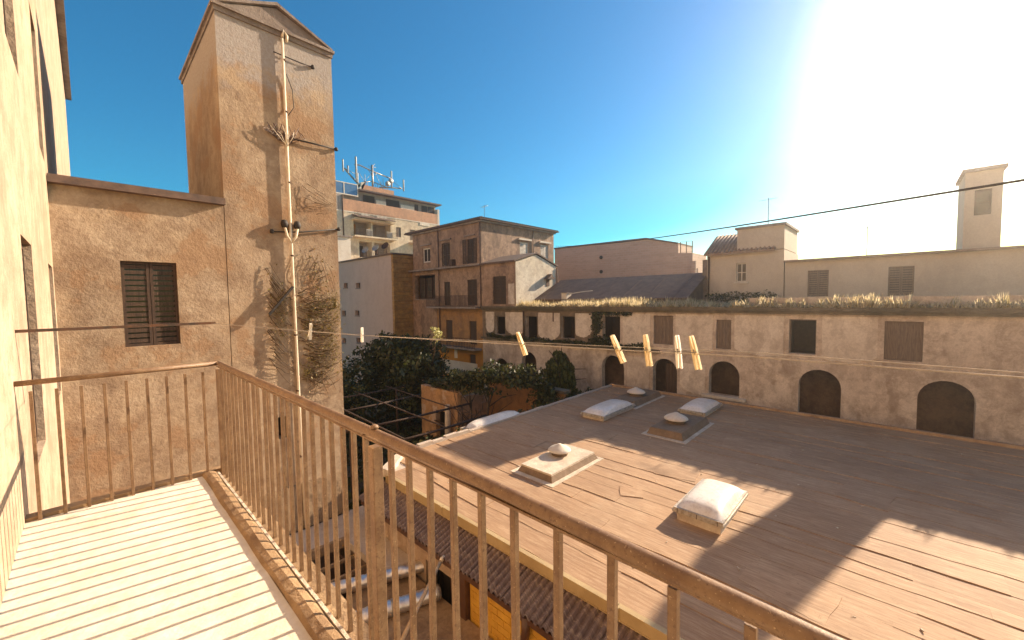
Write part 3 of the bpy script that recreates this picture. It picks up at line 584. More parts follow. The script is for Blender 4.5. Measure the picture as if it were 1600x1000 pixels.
# ------------------------------------------------------------------ rose palazzo in the middle
XA, YC, YG = 22.0, 24.26, 20.5
pz = thing('rose_palazzo', 'faded rose three storey house with hipped roof in the middle distance', 'house', (26, 29, -9))
Mp = MX(XA); Mq = MY(YC)
top = [(31.25, 32.5, 3.5, 4.85), (28.3, 29.5, 2.98, 5.0), (25.2, 26.1, 2.98, 5.0)]
sec = [(28.4, 29.25, -.5, 1.58), (24.85, 26.05, -.5, 1.65)]
low = [(28.2, 29.1, -3.75, -1.8), (25.0, 25.9, -3.75, -1.8)]
b = MB(); b.wall(Mp, YC, 34.1, 2.75, 6.45, top, 0, .35); b.wall(Mp, YC, 30.4, -.62, 2.749, sec, 0, .35)
b.mbox(Mp, 30.42, 34.6, 0, .35, -9, .1); b.mbox(Mp, 30.42, 34.6, 0, .35, 2.35, 2.749); b.mbox(Mp, 33.9, 34.6, 0.001, .35, .1, 2.35); b.mbox(Mp, 30.42, 30.6, 0.001, .35, .1, 2.35)
b.wall(Mq, 22.36, 31.5, -.6, 6.45, [(26.6, 27.8, 3.4, 5.05), (29.5, 30.65, 3.4, 5.05)], 0, .35)
b.build('wall', M['mid'], pz)
MB().box(22.9, 31.45, YC + .36, 34.6, -9, 6.44).build('inner_wall', M['dark_wall'], pz)
b = MB(); b.wall(Mp, YC, 30.4, -4.0, -.621, low, 0.01, .35); b.build('ochre_storey', M['midlow'], pz)
b = MB(); b.wall(Mp, YC, 30.4, -9, -4.001, [(25.2, 26.0, -5.9, -4.6)], 0.02, .35); b.build('orange_storey', M['orange'], pz)
MB().mbox(Mp, 25.0, 30.3, -.01, .019, -6.6, -5.35).build('white_dado', M['white'], pz); planks(pz, Mp, 25.2, 26.0, -5.9, -4.6, .12, 'wood'); MB().mbox(Mp, 27.6, 28.0, 0, .019, -5.1, -4.25).build('pale_notice', M['white'], pz)
b = MB(); A = (21.6, YC - .4, 6.46); B = (31.9, YC - .4, 6.46); Cc = (31.9, 35, 6.46); D = (21.6, 35, 6.46); E1 = (26.7, 28.5, 7.5); E2 = (26.7, 30.8, 7.5)
lw = (0, 0, -.1)
def dn(p, z=.1): return (p[0], p[1], p[2] - z)
for f in ((A, B, E1), (B, Cc, E2, E1), (Cc, D, E2), (D, A, E1, E2)): b.quad(*f)
for (p, q) in ((A, B), (B, Cc), (Cc, D), (D, A)): b.quad(p, q, dn(q), dn(p))
b.quad(dn(A), dn(B), dn(Cc), dn(D)); rf = b.build('roof', M['tile'], pz)
b = MB(); 
for y in np.arange(YC - .3, 34.9, .24): b.tube([(21.58, y, 6.47), (21.9, y, 6.53)], .07, 6)
for x in np.arange(21.8, 31.8, .24): b.tube([(x, YC - .42, 6.47), (x, YC - .1, 6.53)], .07, 6)
b.build('eave_tiles', M['tile'], rf, kind='stuff')
b = MB(); b.mbox(Mp, YC - .02, 34.1, -.2, -.001, 6.2, 6.34); b.mbox(Mq, 21.8, 31.6, -.2, -.001, 6.2, 6.34); b.build('cornice', M['cement'], pz)
b = MB(); b.mbox(Mp, YC, 34.7, -.45, -.002, 2.72, 2.86); b.build('ledge', M['cement'], pz)
b = MB(); b.mbox(Mp, YC + .002, 31.0, -.75, -.003, -.75, -.6); bs_ = b.build('balcony_slab', M['cement'], pz)
railing(pz, (XA - .7, YC + .1, -.6), (XA - .7, 31.0, -.6), .95, .16, .014)
b = MB(); b.mbox(Mp, YC + .1, 30.0, -.8, .009, -4.15, -4.0); b.build('balcony_slab', M['cement'], pz); railing(pz, (XA - .75, YC + .2, -4.0), (XA - .75, 30.0, -4.0), .8, .2, .014)
window(pz, Mp, *top[0], .12, 'whiteframe', 'dark', (1, 0), .12); window(pz, Mp, *top[1], .12, 'whiteframe', 'glass', (1, 1), .12, shutters='closed', sm='wood'); window(pz, Mp, *top[2], .16, 'wood', 'dark', (1, 2), .07, shutters='open', sm='wood')
for o in top: MB().mbox(Mp, o[0] - .2, o[1] + .2, -.12, -.003, o[3] + .22, o[3] + .32).build('hood_moulding', M['cement'], pz)
window(pz, Mp, *sec[0], .12, 'wood', 'glass', (1, 2), .08, shutters='closed', sm='wood'); window(pz, Mp, *sec[1], .18, 'wood', 'dark', (1, 2), .08, shutters='closed', sm='wood'); 
for o in low: planks(pz, lambda u, d, z: Mp(u, d + .01, z), *o, .08, 'wood')
for (a, c_) in ((26.6, 27.8), (29.5, 30.65)):
    window(pz, Mq, a, c_, 3.4, 5.05, .1, 'whiteframe', 'glass', (1, 1), .1, shutters='closed', sm='whiteframe'); MB().mbox(Mq, a - .25, c_ + .25, -.18, -.003, 5.2, 5.34).build('hood_moulding', M['white'], pz)
MB().box(21.6, 21.99, 27.55, 27.95, 2.87, 3.45).build('air_conditioner', M['iron'], pz)
for (y, z0, z1) in ((29.95, -4, 6.2), (24.34, -.6, 6.2)): MB().tube([(21.94, y, z0), (21.94, y, z1)], .045, 6).build('downpipe', M['oldpipe'], pz)
MB().tube([(28.36, YC - .07, 2.8), (28.36, YC - .07, 6.2)], .045, 6).build('downpipe', M['oldpipe'], pz)
# glazed veranda
vr = MB(); vr.mbox(Mp, 30.6, 33.9, .9, 1.0, .1, 2.35); v0 = vr.build('veranda_back', M['dark_wall'], pz)
for (a, c_) in ((30.7, 31.6), (31.8, 32.7), (32.9, 33.8)): window(pz, lambda u, d, z: Mp(u, d + .5, z), a, c_, .15, 2.1, .0, 'iron', 'glass', (0, 2), .07)
MB().mbox(Mp, 30.5, 34.0, -.06, .6, .0, .1).build('veranda_sill', M['cement'], pz)
# gabled extension
ex = thing('gabled_extension', 'white spotted gable end house annex standing on the grassy arcade roof', 'annex', (24, 22, -.5))
b = MB(); do = (21.5, 22.95, -.4, 1.76); b.wall(Mp, YG, YC - .002, -.6, 2.85, [do], -.03, .32); b.build('front_wall', M['mid'], ex)
window(ex, Mp, *do, .15, 'wood', 'dark', (1, 2), .08, shutters='closed', sm='wood')
b = MB(); b.wall(Mp, 20.62, 21.25, -.4, 1.15, [], -.055, -.031); b.build('white_niche', M['panel'], ex)
Me = MY(YG); b = MB(); b.prism(Me, [(21.972, -.6), (26.85, -.6), (26.85, 2.62), (24.35, 3.42), (21.972, 2.74)], -.02, .35); b.build('gable_wall', M['gable'], ex)
MB().box(22.33, 26.84, YG + .36, YC - .01, -.6, 2.6).build('inner_wall', M['mid'], ex)
b = MB(); b.prism(Me, [(21.75, 2.76), (24.35, 3.50), (27.05, 2.62), (27.05, 2.72), (24.35, 3.61), (21.75, 2.87)], -.1, YC - YG - .005); b.build('roof', M['tile'], ex)
b = MB(); b.prism(Me, [(25.25, 1.55), (26.25, 1.55), (25.75, 1.95)], -.45, -.021); ho = b.build('niche_hood', M['tile'], ex); MB().mbox(Me, 25.55, 25.95, -.06, -.022, 1.0, 1.54).build('niche', M['dark_wall'], ho)
MB().tube([(26.95, YG - .08, 2.5), (26.95, YG - .08, -.4)], .06, 6).build('downpipe', M['iron'], ex)
b = MB(); b.tube([(22.1, 20.9, 2.9), (22.1, 20.9, 3.0)], .1, 6)

# ------------------------------------------------------------------ arcade wing
ar = thing('arcade_wing', 'long dilapidated arcade wing with arches under a grassy roof', 'building', (24, 8, -9))
wins = [(21.69, 22.82, -2.75, -1.33), (18.46, 19.59, -2.9, -1.28), (15.25, 16.4, -2.7, -1.2), (11.98, 13.2, -2.75, -1.15), (8.79, 9.9, -2.65, -1.05), (5.9, 6.6, -2.67, -1.2), (2.5, 3.5, -2.65, -1.1), (-.8, .3, -2.65, -1.1), (-4.5, -3.4, -2.65, -1.1)]
arch = [(21.34, 22.97, -6.6, -4.62, 1), (11.72, 13.25, -6.6, -3.55, 1), (8.56, 9.93, -6.6, -3.45, 1), (5.5, 6.92, -5.05, -3.3, 1), (1.6, 3.1, -6.6, -3.3, 1), (-2.2, -.7, -6.6, -3.3, 1), (15.6, 17.2, -6.6, -3.7, 1), (18.6, 20.0, -6.6, -3.9, 1)]
b = MB(); b.wall(Mp, -16, YC - .003, -9, -.72, wins + arch, 0.004, .4); b.build('wall', M['arcade'], ar)
MB().box(XA + 1.6, 27.4, -16, YC - .003, -9, -.73).build('inner_wall', M['dark_wall'], ar)
b = MB(); b.box(XA + .4, XA + 1.61, -16, YC - .003, -3.05, -2.95); b.box(XA + .4, XA + 1.61, -16, YC - .003, -6.7, -6.6); b.build('floor_slab', M['dark_wall'], ar)
MB().box(XA - .02, 27.5, -16, YG - .03, -.72, -.5).build('roof', M['moss'], ar)
b = MB(); b.mbox(Mp, -16, YC - .01, -.28, -.021, -.72, -.56); b.mbox(Mp, -16, YC - .01, -.16, .003, -.86, -.721); b.build('cornice', M['moss'], ar)
b = MB(); b.mbox(Mp, 9.5, YC - .01, -.22, .003, -3.15, -3.0); b.build('ledge', M['moss'], ar)
b = MB(); b.mbox(Mp, 5.2, 7.2, -.25, .003, -5.2, -5.06); b.build('arch_sill', M['white'], ar)
for i, o in enumerate(wins):
    if i in (4, 5, 7): planks(ar, Mp, *o, .12, 'greywood', 'window', 5)
    else: void(ar, Mp, *o, 1.2); 
    if i in (0, 2, 6): b = MB(); b.mbox(Mp, o[0], o[0] + .05, .25, .3, o[2], o[3]); b.mbox(Mp, o[1] - .05, o[1], .25, .3, o[2], o[3]); b.mbox(Mp, o[0] + .05, o[1] - .05, .25, .3, o[3] - .06, o[3]); b.build('window', M['greywood'], ar)
planks(ar, Mp, 8.56, 9.3, -6.6, -3.75, .3, 'wood', 'door', 4)
b = MB(); b.wall(Mp, 13.6, YC - .02, -2.99, -.87, [o for o in wins if o[0] > 13.6], -.012, .0035); b.build('stained_storey', M['stain'], ar)
# limewashed plaster patches between the windows, scalloped below
def patch(y0, y1, zt, zb0, zb1, sag):
    N = 16; poly = [(y0, zt), (y1, zt)]
    for i in range(N + 1):
        t = i / N; z = zb1 + (zb0 - zb1) * t - sag * (math.sin(math.pi * t) ** .55) + rnd.uniform(-.03, .03); poly.append((y1 + (y0 - y1) * t + rnd.uniform(-.015, .015), z))
    MB().prism(Mp, poly, -.025, .003).build('plaster_patch', M['panel'], ar)
patch(22.86, 23.85, -1.0, -2.2, -2.2, .45); patch(19.75, 21.62, -1.0, -2.35, -2.2, .45); patch(16.46, 18.36, -1.0, -2.35, -2.5, .5); patch(13.95, 15.2, -1.0, -2.1, -2.3, .35)
patch(14.0, 23.8, -.87, -1.02, -1.02, .1) if False else None
patch(10.1, 11.8, -.95, -2.75, -2.7, .1); patch(6.75, 8.65, -.95, -2.8, -2.8, .15); patch(3.7, 5.75, -.95, -2.75, -2.6, .2); patch(.5, 2.3, -.95, -2.6, -2.75, .2); patch(10.15, 11.5, -3.5, -5.2, -5.6, .3); patch(7.1, 8.4, -3.6, -5.0, -4.7, .3)
MB().tube([(XA - .1, 19.72, -.9), (XA - .1, 19.70, -3.0)], .05, 6).build('downpipe', M['iron'], ar)
MB().mbox(Mp, 16.95, 17.08, -.03, -.026, -1.6, -.9).build('rust_stain', M['dark_wall'], ar)
# unseen parapet added right of the view to cast the roof's shadow edge
MB().box(22.3, 22.7, -16, 5.2, -.5, -.12).build('shadow_parapet', M['arcade'], ar)
# dry grass on the roof
rs = np.random.RandomState(5); n = 14000; gb = MB()
V = np.zeros((n, 3, 3)); yy = rs.uniform(-6, 20.4, n); xx = 21.75 + rs.uniform(0, 1, n) ** 1.5 * 2.6
dens = (np.sin(yy * 1.7) + np.sin(yy * .57 + 1) + np.sin(yy * 5.3 + xx) + np.sin(yy * 11.1)) / 3; hh = (.20 + .20 * dens) * rs.uniform(.3, 1.7, n) + .03; hh = np.clip(hh, .04, .6)
base = np.stack([xx, yy, np.where(xx < 21.98, -.57, -.505)], 1); lean = rs.normal(size=(n, 2)) * .12; an = rs.uniform(0, 6.28, n); wd = .03
V[:, 0] = base + np.stack([np.cos(an) * wd, np.sin(an) * wd, np.zeros(n)], 1); V[:, 1] = base - np.stack([np.cos(an) * wd, np.sin(an) * wd, np.zeros(n)], 1)
V[:, 2] = base + np.stack([lean[:, 0], lean[:, 1], hh], 1)
me = bpy.data.meshes.new('dry_grass'); me.from_pydata(V.reshape(-1, 3).tolist(), [], np.arange(n * 3).reshape(-1, 3).tolist()); me.materials.append(M['drygrass'])
o = bpy.data.objects.new('dry_grass', me); C.objects.link(o); tag(o, 'straw coloured dry grass growing along the arcade roof edge', 'grass', kind='stuff')
iv = thing('ivy_patch', 'dark ivy hanging around the fourth arcade window and ledge', 'ivy', (XA, 13, -3))
leaves('foliage', 'leaf', iv, [((XA - .06, 13.55, -1.6), (.1, .45, .9), 900), ((XA - .08, 12.8, -.95), (.12, 1.3, .2), 500), ((XA - .1, 13.3, -2.7), (.15, .9, .4), 500), ((XA - .08, 11.6, -.95), (.08, .5, .15), 120)], .14, 21, shell=.2)
lv = thing('ledge_plants', 'low dark green weeds along the arcade ledge', 'plant', (XA, 18, -3))
leaves('foliage', 'leaf', lv, [((XA - .12, y, -2.92 + rnd.uniform(-.1, .1)), (.18, .6, .22), 220) for y in np.arange(10.5, 24, .9)], .14, 22, shell=.2)

# ------------------------------------------------------------------ far houses on the right
fb = thing('far_brick_house', 'long pale brick house behind the arcade on the skyline', 'house', (40, 20, -9))
Mf = MX(36.0); b = MB()
b.prism(Mf, [(12.3, -9), (27.6, -9), (27.6, 5.43), (22.2, 5.41), (16.9, 5.34), (14.0, 4.61), (13.98, 3.82), (12.76, 3.74), (12.75, 2.49), (12.3, 2.42)], 0, 3.5); b.build('wall', M['farbrick'], fb)
b = MB(); b.prism(Mf, [(27.6, 5.432), (27.6, 5.58), (16.9, 5.48), (13.98, 4.74), (13.98, 4.615), (16.9, 5.342), (22.2, 5.412)], -.12, 3.6); b.build('coping', M['tile'], fb)
for (y, z) in ((21.7, 4.06), (21.7, 2.62)): 
    d = MB(); d.lathe((0, 0, 0), [(0, 0), (.14, 0), (.14, .05), (0, .05)], 12); me = d.mesh('vent_hole'); me.materials.append(M['dark']); inst('vent_hole', me, fb, (35.94, y, z), (0, R_(90), 0), (1.3, 1.3, 1))
railing(fb, (36.2, 12.85, 3.78), (36.2, 13.85, 3.78), 1.0, .5, .03)
MB().box(35.6, 35.999, 12.35, 12.7, 1.0, 3.0).build('pilaster', M['farbrick'], fb)
lt = thing('lean_to_roof', 'dark grey lean-to shed roof below the long brick house', 'shed', (26, 15, -.5))
b = MB(); b.prism(MY(8.9), [(24.2, -.5), (27.48, -.5), (27.48, 1.42), (24.2, -.06)], 0, 11.55); b.build('wall', M['slate'], lt)
b = MB(); b.prism(MY(8.75), [(24.0, -.15), (27.48, 1.44), (27.48, 1.52), (24.0, -.07)], 0, 11.7); b.build('roof', M['slate'], lt)
for i, y in enumerate(np.arange(9.6, 20.4, 1.7)): MB().bar((24.0, y, -.065), (27.47, y, 1.525), .05, .012).build('batten', M['slate'], lt)
wb = thing('white_tank', 'small white water tank on the arcade roof beside the white gable', 'tank', (24.3, 17.5, -.5))
b = MB(); b.box(24.0, 24.6, 17.35, 17.8, -.42, .35); b.build('body', M['white'], wb); MB().box(23.96, 24.64, 17.3, 17.85, .351, .40).build('lid', M['cement'], wb)
b = MB(); [b.box(x, x + .08, y, y + .08, -.5, -.42) for x in (24.02, 24.5) for y in (17.38, 17.7)]; b.build('feet', M['iron'], wb); MB().tube([(24.3, 17.35, .3), (24.4, 16.4, .42), (24.7, 15.6, .5)], .03, 6).build('pipe', M['white'], wb)
ch = thing('cream_house', 'cream house with pantiled roof and tall flank at the right skyline', 'house', (29, 7, -9))
Mc = MX(27.0); b = MB(); b.wall(Mc, 4.6, 8.68, -9, 2.58, [(6.45, 7.02, .82, 1.95)], 0, .3); b.prism(MY(8.38), [(27.3, 2.58), (31.4, 2.58), (29.2, 3.8)], .0, .29); b.box(27.31, 31.4, 4.6, 8.67, -9, 2.57); b.build('wall', M['cream'], ch)
window(ch, Mc, 6.45, 7.02, .82, 1.95, .1, 'whiteframe', 'glass', (1, 1), .07, sill='white')
b = MB(); b.prism(MY(5.0), [(26.75, 2.5), (29.2, 3.86), (31.7, 2.5), (31.7, 2.6), (29.2, 3.98), (26.75, 2.62)], 0, 3.8); rf = b.build('roof', M['pantile'], ch)
b = MB()
for y in np.arange(5.1, 8.8, .22): b.tube([(26.72, y, 2.63), (29.2, y, 3.99)], .06, 6)
b.build('roof_tiles', M['pantile'], rf, kind='stuff')
b = MB(); b.wall(Mc, 4.6, 6.98, 2.6, 3.92, [], -.04, 4); b.build('flank_tower', M['cream'], ch); MB().mbox(Mc, 4.5, 7.08, -.14, 4.1, 3.92, 4.05).build('flank_cap', M['cement'], ch)
MB().mbox(Mc, 8.70, 8.95, .0, .5, -9, 2.3).build('chimney_stack', M['cement'], ch); MB().tube([(26.92, 8.55, 2.45), (26.92, 8.55, -.5)], .05, 6).build('downpipe', M['iron'], ch)
hg = thing('roof_shrubs', 'dark shrubs below the cream house window', 'shrub', (26, 6.5, -.5)); leaves('foliage', 'leaf', hg, [((26.4, y, -.1), (.4, .5, .35), 260) for y in np.arange(5.2, 8.4, .7)], .12, 31, shell=.3)
rb = thing('rooftop_tower', 'slim square rendered tower rising above the low house at the far right, placed to shade the roof', 'tower', (28, -2.6, 2))
Mr = MX(27.2); b = MB(); b.wall(Mr, -3.2, -2.1, 1.7, 5.3, [(-2.9, -2.4, 3.4, 4.5)], 0, .3); b.box(27.51, 30, -3.2, -2.1, 1.7, 5.29); b.build('wall', M['cream'], rb)  # unseen tower placed and sized to cast the narrow shade band on the roof
window(rb, Mr, -2.9, -2.4, 3.4, 4.5, .1, 'wood', 'glass', (0, 1), .06); MB().box(27.05, 30.1, -3.3, -2.0, 5.3, 5.44).build('cap', M['cement'], rb)
lo2 = thing('low_right_house', 'low pale house right of the cream house behind the arcade roof', 'house', (29, 2, -9))
Ml2 = MX(27.0); ops = [(y, y + .9, -.1, 1.3) for y in (2.6, -.6, -5.2, -8.6)]
b = MB(); b.wall(Ml2, -14, 4.55, -9, 1.9, ops, 0, .3); b.box(27.31, 34, -14, 4.55, -9, 1.89); b.build('wall', M['cream'], lo2)
for o in ops: window(lo2, Ml2, *o, .1, 'wood', 'glass', (1, 1), .06, shutters='closed', sm='greywood')
b = MB(); b.prism(MY(-14.2), [(26.75, 1.82), (26.75, 1.92), (30.5, 2.06), (34.3, 1.92), (34.3, 1.82)], 0, 18.78); b.build('roof', M['pantile'], lo2)
oc = thing('overhead_cable', 'thin dark cable slanting across the sky on the right', 'cable', (20, 8, 3))
P0, P1 = Vector((27.4, 20.9, 4.25)), Vector((5.0, -2.6, .95))
P0, P1 = Vector((22.0, 16.79, 3.40)), Vector((8.0, 1.83, 1.27)); Pe = P1 + (P1 - P0) * .3
b = MB(); b.tube([P0.lerp(Pe, t / 16) - Vector((0, 0, .22 * math.sin(math.pi * t / 16))) + Vector((0, 0, .12)) for t in range(17)], .012, 6); b.build('wire', M['cable'], oc)

for (lab, x, y, z) in (('thin comb aerial on the cream house flank', 28.0, 5.6, 4.05), ('thin comb aerial on the low pale house at the right', 29.0, 1.2, 1.95), ('thin comb aerial on the faded rose palazzo roof', 25.5, 27.6, 6.9)):
    t = thing('roof_aerial', lab, 'aerial', (x, y, z)); MB().tube([(x, y, z - .15), (x, y, z + 1.7)], .018, 6).build('pole', M['iron'], t)
    b = MB(); b.tube([(x - .1, y - .5, z + 1.6), (x + .1, y + .5, z + 1.6)], .012, 5); b.build('boom', M['steel'], t)
    b = MB()
    for k_ in range(7): u_ = -.45 + .15 * k_; b.tube([(x - .22 + u_ * .2, y + u_, z + 1.61), (x + .22 + u_ * .2, y + u_, z + 1.61)], .008, 4)
    b.build('rods', M['steel'], t, kind='stuff')
# ------------------------------------------------------------------ workshop with the flat felt roof
RZ, EX, BX, LY = -5.0, 5.76, 20.3, 11.6
ws = thing('workshop', 'flat roofed workshop with brown felt roof filling the right foreground', 'building', (13, 0, -9))
b = MB(); b.prism(lambda u, d, z: (u, z, d), [(EX + .02, -18), (BX, -18), (BX, LY), (7.0, LY), (EX + .02, 10.55)], -9, RZ - .03); b.build('wall', M['slab'], ws)
xs_ = [EX]
while xs_[-1] < BX - .9: xs_.append(xs_[-1] + rnd.choice((.42, .55, .62, .7, .95)))
xs_.append(BX); ns = len(xs_) - 1
for i in range(ns):
    x0 = xs_[i]; wx = xs_[i + 1] - x0; x1 = x0 + wx + .07; ycut = [-18, -9 + rnd.uniform(-2, 2), -1.5 + rnd.uniform(-2.5, 2.5), 5.0 + rnd.uniform(-2, 2), (10.5 if i == 0 else LY - .02)]
    for j in range(4):
        ya, yb = ycut[j], ycut[j + 1] + (.06 if j < 3 else 0); N = max(4, int((yb - ya) / .35)); s = MB(); rows = []
        for k_ in range(N + 1):
            y = ya + (yb - ya) * k_ / N; w0 = .022 * math.sin(y * 1.3 + i * 2) + .01 * math.sin(y * 4.1 + i) + rnd.uniform(-.008, .008); w1 = rnd.uniform(-.004, .004)
            zb = RZ - .004 + .001 * j; lap = (.004, .016, .008, .002, .012)[(i * 2 + j) % 5]
            rows.append([(x0 + w0, y, zb - .02), (x0 + w0, y, zb + lap + rnd.uniform(-.001, .005)), (x0 + wx * .3, y, zb + lap * .7 + rnd.uniform(-.002, .003)), (x0 + wx * .7, y, zb + lap * .4 + rnd.uniform(-.001, .003)), (x1, y, zb - .002)])
        for k_ in range(N):
            for m_ in range(4): s.quad(rows[k_][m_], rows[k_ + 1][m_], rows[k_ + 1][m_ + 1], rows[k_][m_ + 1], smooth=(m_ > 0))
        s.quad(*rows[0]); s.quad(*rows[-1][::-1]); s.build('felt_strip', M['felt'], ws)
for (x, y, wx_, wy_, a_) in ((7.4, 5.2, .5, .9, .1), (6.6, 8.1, .4, 1.3, -.05), (11.3, 4.4, .5, .7, .2), (9.4, 4.8, .35, .35, .5), (12.6, 7.6, .7, .5, .1), (8.0, 1.2, .6, .8, -.2), (14.9, 3.2, .8, 1.2, .1), (7.0, 3.4, .3, .8, .05), (10.4, 9.4, .5, .9, .1), (17.6, 3.6, .7, .7, .2), (13.2, .4, .9, .6, -.1)):
    P = []
    for (cx_, cy_) in ((-1, -1), (-.3, -.97), (.4, -1.03), (1, -.98), (1.04, .2), (.97, 1), (.1, 1.04), (-.98, .97), (-1.03, .1)): cx_ *= wx_ * .8 * rnd.uniform(.95, 1.04); cy_ *= wy_ * .8 * rnd.uniform(.95, 1.04); P.append((x + cx_ * math.cos(a_) - cy_ * math.sin(a_), y + cx_ * math.sin(a_) + cy_ * math.cos(a_)))
    MB().prism(lambda u, d, z: (u, z, d), P, RZ - .01, RZ + .019).build('felt_patch', M['felt'], ws)
b = MB()
for k_ in range(70):
    x = rnd.uniform(6, 20); y = rnd.uniform(-6, 11.2); r0 = rnd.uniform(.006, .02); b.tube([(x, y, RZ + .012), (x + rnd.uniform(-.06, .06), y + rnd.uniform(-.06, .06), RZ + .012 + r0)], [r0, r0 * .6], 5)
b.build('roof_grit', M['lime'], ws, kind='stuff')
# kerbs
b = MB()
for i in range(24):
    x0 = 6.9 + i * .56; h_ = rnd.uniform(.05, .08) if x0 > 9.5 else rnd.uniform(.09, .14); b.box(x0, x0 + .555, LY - .10 - rnd.uniform(0, .03), LY + .06, RZ - .1, RZ + h_)
b.build('side_kerb', M['slab'], ws)
MB().prism(lambda u, d, z: (u, z, d), [(EX - .02, 10.4), (6.95, 11.45), (6.95, 11.7), (EX - .1, 10.75)], RZ - .1, RZ + .13).build('corner_kerb', M['lime'], ws)
MB().box(BX - .12, BX + .05, -18, LY + .06, RZ - .1, RZ + .10).build('back_kerb', M['felt'], ws)
y = -18.0
while y < 10.4:
    L = min(2.35, 10.45 - y); s = MB(); s.box(EX - .10, EX - .085, y, y + L - .012, RZ - .21, RZ + .012); s.box(EX - .085, EX + .0, y, y + L - .012, RZ - .004, RZ + .011); s.box(EX - .115, EX - .1001, y, y + L - .012, RZ - .21, RZ - .19)
    s.build('flashing', M['flash'], ws); MB().box(EX - .125, EX - .1005, y + L - .05, y + L - .0, RZ - .188, RZ + .014).build('flashing_clip', M['flash'], ws); y += 2.35
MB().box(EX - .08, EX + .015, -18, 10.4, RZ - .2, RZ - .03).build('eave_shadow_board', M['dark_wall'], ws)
# skylights and vents on the roof
def skylight(label, x0, x1, y0, y1, z=.30):
    t = thing('dome_skylight', label, 'skylight', ((x0 + x1) / 2, (y0 + y1) / 2, RZ), 'dome skylights on the workshop roof'); cx, cy = (x0 + x1) / 2, (y0 + y1) / 2; hx, hy = (x1 - x0) / 2, (y1 - y0) / 2
    b = MB(); b.box(x0 + .08, x1 - .08, y0 + .08, y1 - .08, RZ - .02, RZ + z - .1); b.build('kerb', M['lime'], t)
    b = MB(); b.box(x0, x1, y0, y1, RZ + z - .1, RZ + z - .05); b.box(x0 + .02, x1 - .02, y0 + .02, y1 - .02, RZ + z - .05, RZ + z); fr = b.build('frame', M['alu'], t)
    for k_ in range(3):
        MB().box(x0 - .004, x0, y0 + .12 + k_ * (y1 - y0 - .24) / 2, y0 + .132 + k_ * (y1 - y0 - .24) / 2, RZ + z - .1, RZ + z + .005).build('clip', M['iron'], fr)
    N = 16; d = MB(); idx = {}
    def pz_(i, j):
        u = -1 + 2 * i / N; v = -1 + 2 * j / N; hgt = .21 * (max(0, 1 - u ** 4) * max(0, 1 - v ** 4)) ** .5 * (1 - .25 * (u * u + v * v) / 2)
        return (cx + u * (hx - .07), cy + v * (hy - .07), RZ + z + .002 + hgt)
    for i in range(N):
        for j in range(N): d.quad(pz_(i, j), pz_(i + 1, j), pz_(i + 1, j + 1), pz_(i, j + 1))
    o = d.build('dome', M['dome'], t)
    import bmesh
    bm_ = bmesh.new(); bm_.from_mesh(o.data); bmesh.ops.remove_doubles(bm_, verts=bm_.verts, dist=1e-4); [setattr(f, 'smooth', True) for f in bm_.faces]; bm_.to_mesh(o.data); bm_.free()
skylight('brightly sunlit white dome skylight nearest the railing', 8.82, 10.75, 2.45, 3.52)
skylight('shaded white dome skylight beside the farthest vent, left of the pair', 14.05, 16.75, 8.35, 9.5, .22)
skylight('shaded white dome skylight behind the near vent, toward the arches', 17.15, 19.4, 5.5, 6.65, .22)
def vent(label, x0, x1, y0, y1, cx=None, cy=None, pm='cap'):
    t = thing('roof_vent', label, 'roof vent', ((x0 + x1) / 2, (y0 + y1) / 2, RZ), 'mushroom vents on the workshop roof'); cx = cx or (x0 + x1) / 2; cy = cy or (y0 + y1) / 2
    b = MB(); Z0, Z1 = RZ - .01, RZ + (.20 if pm == 'lime' else .26); o1 = [(x0, y0), (x1, y0), (x1, y1), (x0, y1)]; i1 = [(x0 + .12, y0 + .12), (x1 - .12, y0 + .12), (x1 - .12, y1 - .12), (x0 + .12, y1 - .12)]
    for k_ in range(4):
        a, c_ = o1[k_], o1[(k_ + 1) % 4]; a2, c2 = i1[k_], i1[(k_ + 1) % 4]; b.quad((*a, Z0), (*c_, Z0), (*c2, Z1), (*a2, Z1))
    b.quad(*[(*p, Z1) for p in i1]); b.build('plinth', M['cap'], t)
    if pm == 'lime': MB().box(x0 + .10, x1 - .10, y0 + .10, y1 - .10, Z1 - .03, Z1 + .022).build('lit_mortar_top', M['lime'], t)  # pale top over darkened sides: sun and shade painted into the plinth
    MB().box(x0 - .14, x1 + .1, y0 - .12, y1 + .12, RZ - .02, RZ + .024).build('collar', M['lime'], t)
    zv, kr = (RZ + .215, .82) if pm == 'lime' else (RZ + .255, 1)
    MB().lathe((cx, cy, zv), [(.30 * kr, 0), (.30 * kr, .10), (.36 * kr, .11), (.37 * kr, .13)], 24).build('neck', M['cap'], t)
    MB().lathe((cx, cy, zv + .125), [(r_ * kr, z_ * (.8 if pm == 'lime' else 1)) for (r_, z_) in ((0.0, .0), (.38, 0), (.43, .02), (.425, .05), (.36, .11), (.22, .18), (.10, .235), (.07, .26), (0, .265))], 28).build('cap', M['capwhite'], t)
M['cap'] = plaster('felted_shaded_plinth', (0.27, 0.185, 0.125), (0.21, 0.14, 0.09), (0.12, 0.08, 0.05), 0.5, 0.0, bs=0.7, big=2)  # felt colour; on the lime-topped vent it paints the sides' shade
M['capwhite'] = plaster('limed_cap', (0.74, 0.68, 0.58), (0.66, 0.58, 0.48), (0.45, 0.35, 0.27), 0.3, 0.0, bs=0.4, big=2)
vent('sunlit roof vent on a pale plinth in the middle of the roof', 8.35, 10.7, 6.55, 7.85, 9.75, 7.35, 'lime')
vent('shaded mushroom vent farthest away, by the arcade wall', 16.75, 19.7, 8.4, 9.65, 18.1, 9.0)
vent('shaded mushroom vent nearer the right, its plinth edged with pale mortar', 13.85, 16.6, 5.15, 6.5, 15.1, 5.9)
